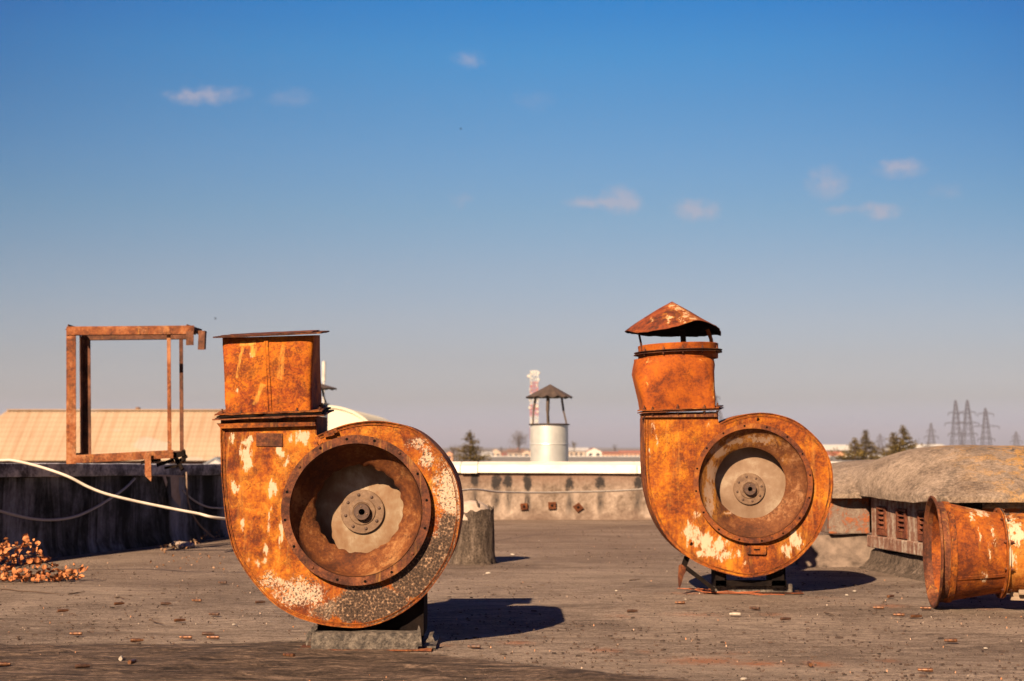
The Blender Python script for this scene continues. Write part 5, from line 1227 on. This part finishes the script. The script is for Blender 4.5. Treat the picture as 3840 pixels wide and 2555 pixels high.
town(3420, 3570, 1666, 1688, 460, M_tank, M_white, 'long cream warehouse on the horizon right of the conifers and below the pylons', cat='warehouse', name='warehouse', dep=30)
town(3105, 3150, 1698, 1708, 300, M_plaster, M_redroof, 'house with a red roof beside the rim of the right fan housing', win=2)
town(3128, 3182, 1694, 1712, 220, M_pink, M_redroof, 'orange gabled house in front of the cream warehouse, by the leftmost right hand conifer', along='y', win=2)
town(3094, 3132, 1706, 1724, 120, M_bluegrey, M_bluegrey, 'dark slate roofed shed at the edge of the right fan housing', cat='shed', name='shed')
# far-off belt of woods on the horizon
bm = B(); random.seed(21)
for (Z, y0, seed, x0, x1) in ((2600, 1680, 1, -400, 4400), (1500, 1686, 7, -400, 4400)):
    pts = []
    for i in range(241):
        px = x0 + (x1 - x0) * i / 240; py = y0 + 5 * nz(px * .006, seed) + 2.0 * nz(px * .05, seed + 3)
        pts.append(W(px, py, Z))
    lo = [bm.verts.new((p.x, p.y, -6.5)) for p in pts]; hi = [bm.verts.new(p) for p in pts]; bk = [bm.verts.new((p.x, p.y + 150, p.z - 1)) for p in pts]; bl = [bm.verts.new((p.x, p.y + 150, -6.5)) for p in pts]
    for i in range(240):
        for A_, B_ in ((lo, hi), (hi, bk), (bk, bl)): bm.faces.new((A_[i], A_[i + 1], B_[i + 1], B_[i]))
tag(obj('far_woods', bm, M_wood_far), kind='stuff')

# ================================================================== LATTICE TOWERS
def pylon(px, ytop, Z, wbase, arms, label, yb=None, group='power pylons on the horizon'):
    p = W(px, ytop, Z); x, ztop = p.x, p.z; zb = -6; H = ztop - zb; t_ = .22 * Z / 1000 + .05
    root = thing('power_pylon', label, 'pylon', (x, Z, zb), group); bm = B()
    def wz_(s): return wbase * (1 - s) ** 1.0 * .55 + .5 if s < .97 else .25
    lv = [0, .12, .24, .36, .47, .57, .66, .74, .81, .88, .94, 1.0]
    for a, b in zip(lv, lv[1:]):
        wa, wb_ = wz_(a), wz_(b); za, zb_ = zb + H * a, zb + H * b
        cs = [(-1, -1), (1, -1), (1, 1), (-1, 1)]
        for i in range(4):
            c, d = cs[i], cs[(i + 1) % 4]
            A_ = Vector((x + c[0] * wa, Z + c[1] * wa, za)); B_ = Vector((x + c[0] * wb_, Z + c[1] * wb_, zb_)); C_ = Vector((x + d[0] * wb_, Z + d[1] * wb_, zb_)); D_ = Vector((x + d[0] * wa, Z + d[1] * wa, za))
            bar(bm, A_, B_, t_ * 1.5, t_ * 1.5); bar(bm, A_, C_, t_ * .8, t_ * .8); bar(bm, D_, B_, t_ * .8, t_ * .8)
    obj('mast', bm, M_lat, root)
    for (ya, half) in arms:
        z = W(px, ya, Z).z; h = half * Z / FPX; bm = B(); dz = 1.2 * Z / 1000
        for s in (-1, 1):
            bar(bm, Vector((x, Z, z)), Vector((x + s * h, Z, z)), t_ * 1.3, t_ * 1.3); bar(bm, Vector((x + s * .8, Z, z + dz * 1.3)), Vector((x + s * h, Z, z)), t_, t_)
            for q in (.35, .7): bar(bm, Vector((x + s * h * q, Z, z)), Vector((x + s * h * q * .8, Z, z + dz * (1.2 - q))), t_ * .7, t_ * .7)
        obj('cross_arm', bm, M_lat, root)
        bm = B()
        for s in (-1, 1): bar(bm, Vector((x + s * h, Z, z)), Vector((x + s * h, Z, z - dz * 1.6)), t_ * 1.5, t_ * 1.5)
        obj('insulator', bm, M_lat, root)
pylon(3583, 1501, 1000, 7, [(1549, 28), (1588, 42), (1627, 30)], 'tall pylon, left one of the close pair at the right')
pylon(3627, 1501, 960, 7.5, [(1547, 30), (1587, 42), (1627, 34)], 'tall pylon, right one of the close pair at the right')
pylon(3695, 1530, 1080, 7, [(1553, 30), (1600, 50), (1647, 32)], 'tall pylon standing right of the close pair')
pylon(3491, 1586, 1500, 8, [(1615, 16), (1638, 26)], 'smaller pylon between the conifers and the tall pylons')
pylon(3300, 1626, 2000, 8, [(1640, 12), (1655, 18)], 'tiny faint pylon between the two right hand conifer groups')
pylon(3810, 1618, 1800, 8, [(1637, 14), (1655, 22)], 'small faint pylon nearest the right edge of the picture')
pylon(2668, 1452, 520, 14, [(1490, 30), (1525, 42)], 'pylon half hidden behind the round duct of the right fan housing')
# red and white telecom mast
mp = W(2003, 1392, 420); kk = 420 / FPX
ms = thing('telecom_mast', 'red and white lattice telecom mast hung with white antennas, behind the shiny vent pipe', 'telecom mast', (mp.x, 420, -6))
zt0 = mp.z; Hh = zt0 + 6; nb = 9
for i in range(nb):
    bm = B(); z0 = -6 + Hh * i / nb; z1 = -6 + Hh * (i + 1) / nb
    for j in range(3):
        a = z0 + (z1 - z0) * j / 3; b = z0 + (z1 - z0) * (j + 1) / 3; wd = 1.05
        for c, d in (((-1, -1), (1, -1)), ((1, -1), (1, 1)), ((1, 1), (-1, 1)), ((-1, 1), (-1, -1))):
            A_ = Vector((mp.x + c[0] * wd, 420 + c[1] * wd, a)); B_ = Vector((mp.x + c[0] * wd, 420 + c[1] * wd, b)); C_ = Vector((mp.x + d[0] * wd, 420 + d[1] * wd, b))
            bar(bm, A_, B_, .20, .20); bar(bm, A_, C_, .13, .13); bar(bm, B_, C_, .11, .11)
    obj('mast_section', bm, (M_white, M_red)[i % 2], ms)
random.seed(4)
for (dx, py, r, kind) in ((-20, 1412, 9, 1), (18, 1400, 7, 1), (17, 1425, 7, 1), (-12, 1440, 6, 0), (12, 1445, 7, 0), (-14, 1462, 6, 0), (14, 1470, 6, 0), (12, 1525, 9, 1), (-16, 1530, 8, 1), (14, 1545, 7, 1), (-10, 1398, 6, 0), (2, 1396, 5, 0), (-8, 1585, 7, 1), (8, 1580, 7, 1), (14, 1500, 6, 0), (-15, 1500, 5, 0)):
    c = W(2003 + dx, py, 419); bm = B()
    if kind: lathe(bm, [(.001, -.3), (r * kk * .5, -.28), (r * kk * .72, 0), (r * kk * .72, .25), (.001, .3)], c, seg=20); obj('dish', bm, M_antenna, ms, smooth=50)
    else: box(bm, c.x - .25, c.x + .25, c.y - .15, c.y + .15, c.z - r * kk * .9, c.z + r * kk * .9); obj('antenna', bm, M_antenna, ms)
bm = B(); c = W(1215, 1355, 60); tube(bm, [Vector((c.x, 60, -6)), c], .045, 8); tube(bm, [c - Vector((0, 0, .85)), c - Vector((0, 0, .02))], .075, 8)
tag(obj('antenna_pole', bm, M_antenna), 'thin white pole rising just right of the square duct', 'pole')

# ================================================================== TREES
def tri(bm, c, s, flat=1.0):
    a = Vector((random.gauss(0, 1), random.gauss(0, 1), random.gauss(0, 1))).normalized(); u = a.orthogonal().normalized(); v = a.cross(u); r = random.uniform(0, 6.28)
    vs = [bm.verts.new(Vector(c) + (u * math.cos(r + q) + v * math.sin(r + q)) * s * random.uniform(.6, 1.3)) for q in (0, 2.1, 4.2)]; bm.faces.new(vs)
def conifer(px, ytip, Z, half_at, label, seed, lean=0):
    """half_at: crown half width (px) at y=1740"""
    random.seed(seed); tip = W(px, ytip, Z); k = Z / FPX; Hc = tip.z + 5.2; slope = half_at * k / ((1740 - ytip) * k)
    root = thing('conifer', label, 'tree', (tip.x, Z, -6), 'conifers beyond the roof')
    bt = B(); tube(bt, [(tip.x, Z, -6), (tip.x + .02, Z, -3), (tip.x, Z, tip.z - .02)], [.16, .11, .01], 8)
    bm = B()
    z = tip.z
    while z > -3.2:
        d = tip.z - z; rr = min(slope * d * (1.25 if d < 1.5 else .9), 2.6) + .03; nb_ = int(5 + rr * 9)
        for _ in range(nb_):
            a = random.uniform(0, 6.28); L = rr * random.uniform(.55, 1.18)
            p0 = Vector((tip.x, Z, z)); p1 = p0 + Vector((math.cos(a) * L, math.sin(a) * L, L * random.uniform(-.15, .45)))
            tube(bt, [p0, p1], [.012 + rr * .008, .003], 3, cap=False)
            for _ in range(int(8 + L * 34)):
                s = random.uniform(.15, 1.05) ** .8; tri(bm, p0.lerp(p1, s) + Vector((random.gauss(0, .035), random.gauss(0, .035), random.gauss(0, .03))), .022 + .012 * rr)
        z -= .05 + rr * .085
    obj('crown', bm, M_needle, root); obj('trunk', bt, M_bark, root)
conifer(1762, 1623, 38, 66, 'dark green conifer rising behind the coping just right of the left fan housing', 1)
conifer(3205, 1650, 40, 66, 'conifer, left of the two tips nearest the right fan housing', 2)
conifer(3246, 1618, 42, 62, 'taller of the two conifer tips nearest the right fan housing', 3)
conifer(3350, 1628, 40, 52, 'slim conifer left of the tallest one, behind the domed roof vents', 4)
conifer(3386, 1603, 42, 84, 'tallest and broadest conifer behind the domed roof vents', 5)
def round_tree(px, py, rpx, rpy, Z, mt, label, seed, n=1500, group='round trees on the horizon'):
    random.seed(seed); c = W(px, py, Z); k = Z / FPX; rx, rz = rpx * k, rpy * k
    root = thing('round_tree', label, 'tree', (c.x, Z, -6), group)
    bt = B(); tube(bt, [(c.x, Z, -6), (c.x + rx * .05, Z, c.z - rz * .4), (c.x, Z, c.z + rz * .3)], [rx * .08, rx * .06, rx * .02], 7); bm = B()
    for _ in range(26):
        a = random.uniform(0, 6.28); e = random.uniform(-.1, 1.4); q = random.uniform(.6, 1.0)
        tip = c + Vector((math.cos(a) * math.cos(e) * rx * q, math.sin(a) * math.cos(e) * rx * q, math.sin(e) * rz * q)); st_ = Vector((c.x, Z, c.z - rz * random.uniform(.2, .7)))
        tube(bt, [st_, st_.lerp(tip, .5) + Vector((0, 0, rz * .08)), tip], [rx * .02, rx * .012, rx * .004], 4, cap=False)
        for _ in range(n // 26): tri(bm, st_.lerp(tip, random.uniform(.45, 1.08)) + Vector((random.gauss(0, rx * .11), random.gauss(0, rx * .11), random.gauss(0, rz * .10))), rx * .028)
    for _ in range(n // 3):
        a = random.uniform(0, 6.28); tri(bm, c + Vector((math.cos(a) * rx * random.uniform(0, 1.1), random.uniform(-.6, .6) * rx, -rz * random.uniform(.2, 1.2))), rx * .035)
    obj('crown', bm, mt, root); obj('trunk', bt, M_bark, root)
round_tree(1944, 1650, 44, 38, 500, M_baretwig, 'large bare round tree left of the shiny vent pipe', 1, 1600)
round_tree(1880, 1684, 12, 14, 520, M_baretwig, 'small bare tree left of the large bare round tree', 2, 500)
round_tree(2152, 1670, 22, 18, 360, M_greytree, 'olive brown round tree touching the right side of the shiny vent pipe', 3, 1000)
round_tree(2306, 1680, 16, 20, 600, M_baretwig, 'small grey bare tree left of the right fan housing', 4, 600)
round_tree(1700, 1688, 26, 22, 300, M_baretwig, 'dull bare tree right against the rim of the left fan housing', 5, 700)
round_tree(3480, 1680, 32, 26, 400, M_baretwig, 'hazy grey bare tree below the smaller pylon', 6, 1000)
round_tree(3310, 1700, 24, 24, 300, M_baretwig, 'bare tree between the two right hand conifer groups', 7, 800)

# ================================================================== BIRDS
for (px, py, Z, lb) in ((808, 1196, 40, 'tiny dark bird in the sky above the square duct'), (1728, 485, 60, 'tiny dark bird high in the middle of the sky')):
    p = W(px, py, Z); s = .035 * Z / 40; root = thing('bird', lb, 'bird', p)
    bm = B(); tube(bm, [p + Vector((-s, 0, 0)), p + Vector((-s * .4, 0, s * .1)), p + Vector((s * .4, 0, s * .12)), p + Vector((s, 0, s * .05))], [s * .1, s * .3, s * .32, s * .08], 8); obj('body', bm, M_bird, root, smooth=60)
    for sg in (-1, 1):
        bm = B(); v = [bm.verts.new(p + Vector(q) * s) for q in ((.5, 0, .2), (-.3, 0, .2), (-.5, sg * 1.4, .8), (.1, sg * 1.0, .9))]; bm.faces.new(v); obj('wing', bm, M_bird, root)

# ================================================================== SPENT CARTRIDGE CASES
def case_mesh(m):
    """bottlenecked case lying along +x, 39 mm long"""
    bm = B(); prof = [(.0001, .0), (.0052, 0), (.0056, .0004), (.0056, .0013), (.0049, .0016), (.0049, .0026), (.0056, .0032), (.0054, .028), (.0041, .031), (.0040, .039), (.0034, .039), (.0033, .030), (.0001, .029)]
    lathe(bm, prof, (0, 0, 0), axis='z', seg=16); bmesh.ops.rotate(bm, verts=bm.verts, cent=(0, 0, 0), matrix=Matrix.Rotation(R(90), 3, 'Y')); bmesh.ops.translate(bm, verts=bm.verts, vec=(-.0195, 0, .0056))
    me = bpy.data.meshes.new('cartridge_case'); bm.normal_update(); bm.to_mesh(me); bm.free(); me.materials.append(m); me.shade_smooth(); me.set_sharp_from_angle(angle=R(35)); return me
CM = {0: case_mesh(M_brass), 1: case_mesh(M_brassdark), 2: case_mesh(M_chip)}
CASES = [ # px, py, heading deg, kind, label
 (447, 2271, 30, 0, 'brown case alone on the felt right of the dry leaves, angled away'), (622, 2271, 10, 1, 'stubby dark case between two brown ones, behind the left group'),
 (738, 2259, 170, 0, 'orange case farthest back left of the left fan housing'), (236, 2298, 25, 0, 'brown case lying below the dry leaf heap'),
 (803, 2311, 165, 1, 'dark case just left of the big spiral, beside a pale chip'), (674, 2334, 28, 0, 'shiny case pointing to the big spiral, above the row of four'),
 (285, 2385, 178, 0, 'fat brown case alone near the dark felt edge at the left'), (514, 2410, 8, 0, 'brown case left end of the row on the felt edge'),
 (697, 2399, 176, 0, 'brown case lying level in the middle of the row on the felt edge'), (781, 2386, 5, 1, 'dark case, upper one of the touching two left of the base'),
 (799, 2399, 178, 0, 'brown case, lower one of the touching two left of the base'), (12, 2501, 4, 0, 'brown case cut by the left edge of the picture'),
 (309, 2508, 24, 1, 'dark glinting case on the dark felt in the left foreground'), (1083, 2467, 148, 0, 'reddish case on the dark felt in front of the left base'),
 (496, 2491, 80, 0, 'case seen end on beside the bleached one on the dark felt'), (454, 2478, 100, 2, 'bleached white case seen end on on the dark felt'),
 (976, 2265, 20, 1, 'dull case almost under the left edge of the big spiral'), (835, 2191, 165, 1, 'small dark case far back left of the big spiral'),
 (1778, 2434, 172, 1, 'dark case right of the base of the left fan housing'), (2550, 2267, 178, 0, 'orange case in front of the capped fan housing, at its left'),
 (2756, 2311, 175, 2, 'pale bleached case in front of the capped fan housing'), (2830, 2288, 150, 1, 'dark case directly below the capped fan housing base'),
 (2371, 2299, 10, 1, 'small dark case midway between the two fan housings'), (2946, 2329, 15, 1, 'dark case pair, the lower one right of the capped fan base'),
 (3295, 2286, 170, 0, 'brown case left of the horn duct, lying level'), (3472, 2288, 160, 0, 'glinting case right below the mouth of the horn duct'),
 (3371, 2313, 172, 0, 'brown case, left of two below the horn mouth'), (3436, 2319, 8, 0, 'brown case, right of two below the horn mouth'),
 (3565, 2411, 178, 0, 'bright golden case alone on the felt at the right'), (3036, 2500, 88, 0, 'golden case seen end on amid the rusty stain'),
 (3470, 2523, 172, 0, 'dark brown case with a bright rim in the right foreground'), (3340, 2243, 40, 0, 'tilted golden case between the capped fan housing and the horn')]
for (px, py, hd_, kd, lb) in CASES:
    o = bpy.data.objects.new('cartridge_case', CM[kd]); link(o); g = G(px, py); o.location = (g.x, g.y, .002); o.rotation_euler = (0, 0, R(hd_))
    tag(o, lb, 'cartridge case', 'spent cartridge cases scattered on the felt')
# pale chips of mortar
random.seed(13)
CH = [(877, 2343, .009, 'pale chip left of the big spiral'), (2312, 2217, .010, 'pale chip beyond the shadow of the left fan housing'), (2570, 2248, .007, 'small pale chip left of the capped fan housing base'), (3175, 2233, .012, 'pale flat chip right of the capped fan housing'), (3205, 2219, .013, 'pale chip nearest the horn duct'),
      (2790, 2549, .014, 'pale chip cut by the bottom edge of the picture'), (1922, 2081, .018, 'pale stone behind the shadow of the pipe stub'), (1832, 2151, .018, 'pale chip before the shadow of the pipe stub'), (3696, 2432, .009, 'pale chip in the right foreground'), (1008, 2463, .008, 'pale chip on the dark felt left of the base')]
def stone(name, g, s, m, label, cat, flat=.45):
    s *= .66 if s < .05 else 1
    bm = B(); bmesh.ops.create_icosphere(bm, subdivisions=2, radius=1)
    sd = random.random() * 50
    for v in bm.verts:
        q = 1 + .35 * mnoise.noise(v.co * 1.3 + Vector((sd, 0, 0))); v.co = Vector((v.co.x * s * q * 1.2, v.co.y * s * q, max(v.co.z * q, -.6) * s * flat))
    me = obj(name, bm, m, smooth=30); me.location = (g.x, g.y, s * flat * .4); me.rotation_euler = (0, 0, random.uniform(0, 6)); tag(me, label, cat); return me
for (px, py, s, lb) in CH: stone('mortar_chip', G(px, py), s, M_chip, lb, 'chip')['group'] = 'pale chips scattered on the felt'
g = G(683, 2052); o = stone('slab_fragment', g, .075, M_mortar, 'pale wedge of broken mortar lying at the foot of the left parapet', 'rubble', flat=.35)
# litter along the left parapet
bm = B(); random.seed(17)
for i in range(190):
    px = random.uniform(600, 870); py = 2075 - (px - 560) * .20 + random.gauss(0, 7) - (12 if px > 760 else 0)
    g = G(px, py); g.z = random.uniform(0, .02 if px < 760 else .05); leaf(bm, g + Vector((0, 0, .008)), random.uniform(.004, .010))
for i in range(34):
    px = random.uniform(560, 840); py = 2100 + random.uniform(-20, 40); leaf(bm, G(px, py) + Vector((0, 0, .006)), random.uniform(.004, .008))
M_litter = mat('litter', lambda t: {'Base Color': t.ramp(t.noise(t.pos(), 22, 3, .6), [(.35, (.06, .03, .018)), (.5, (.20, .085, .03)), (.65, (.30, .20, .13))]), 'Roughness': .9})
tag(obj('leaf_litter', bm, M_litter), kind='stuff')
# countless small flakes and grit on the felt
def flakes(name, n, m, smin, smax, seed, ymin=3.6, ymax=11.5, zthick=.15, elong=2.2):
    random.seed(seed); bm = B()
    for i in range(n):
        Y = ymin + (ymax - ymin) * random.random() ** 1.7; X = random.uniform(-.40, .40) * Y * 1.0
        if X < LW(Y).x + .15: continue
        cl = nz(X * 1.7, Y * 1.7, seed)
        if cl < random.uniform(-.5, .25): continue
        s = random.uniform(smin, smax) * random.uniform(.5, 1); a = random.uniform(-.5, .5) if random.random() < .7 else random.uniform(0, 3.1); el = random.uniform(1, elong); k = random.choice((4, 5, 6)); h = s * zthick * random.uniform(.6, 2.5)
        vs = []
        for q in range(k):
            t_ = 2 * math.pi * q / k; rr = random.uniform(.5, 1.1); x = math.cos(t_) * s * el * rr; y = math.sin(t_) * s * rr; vs.append((X + x * math.cos(a) - y * math.sin(a), Y + x * math.sin(a) + y * math.cos(a)))
        lo = [bm.verts.new((p[0], p[1], -.002)) for p in vs]; hi = [bm.verts.new((p[0] * .9 + X * .1, p[1] * .9 + Y * .1, .002 + h * random.uniform(.5, 1.3))) for p in vs]
        bm.faces.new(hi)
        for q in range(k): bm.faces.new((lo[q], lo[(q + 1) % k], hi[(q + 1) % k], hi[q]))
    tag(obj(name, bm, m), kind='stuff')
M_flake = mat("dark_flake", lambda t: {'Base Color': t.ramp(t.noise(t.pos(), 30, 3, .6), [(.35, (.022, .014, .011)), (.65, (.085, .05, .035))]), 'Roughness': .95})
M_grit = mat("pale_grit", lambda t: {'Base Color': t.ramp(t.noise(t.pos(), 9, 3, .6), [(.4, (.46, .38, .30)), (.6, (.42, .16, .05))]), 'Roughness': .9})
flakes('felt_flakes', 9000, M_flake, .0006, .0028, 3, zthick=.08, elong=5.5)
flakes('grit', 420, M_grit, .0010, .0032, 8, elong=1.4, zthick=.5)
flakes('bark_chips', 160, M_flake, .003, .0075, 14, elong=3.4, zthick=.12)
# twigs
bm = B(); random.seed(23)
for (a, b) in (((0, 2212), (230, 2232)), ((255, 2232), (322, 2222)), ((430, 2243), (480, 2248)), ((560, 2328), (610, 2344)), ((3090, 2300), (3130, 2312)), ((2360, 2180), (2400, 2176))):
    p, q = G(*a), G(*b); pts = [p.lerp(q, s / 6) + Vector((0, nz(s * .8, a[0]) * .03, .004 + abs(nz(s, a[1])) * .006)) for s in range(7)]; tube(bm, pts, [.0028, .003, .0026, .0024, .002, .0016, .001], 5)
tag(obj('twig_litter', bm, M_twig), kind='stuff')
# ================================================================== HAZE
bm = B(); box(bm, -4200, 4200, -4200, 4200, -7.2, 60)
M_haze = bpy.data.materials.new("haze"); M_haze.use_nodes = True; nt_ = M_haze.node_tree; nt_.nodes.remove(nt_.nodes['Principled BSDF'])
pv = nt_.nodes.new('ShaderNodeVolumePrincipled'); pv.inputs['Density'].default_value = HAZE; pv.inputs['Color'].default_value = (.85, .84, .90, 1); pv.inputs['Anisotropy'].default_value = .2
nt_.links.new(pv.outputs[0], nt_.nodes['Material Output'].inputs['Volume'])
tag(obj('haze', bm, M_haze), kind='stuff')
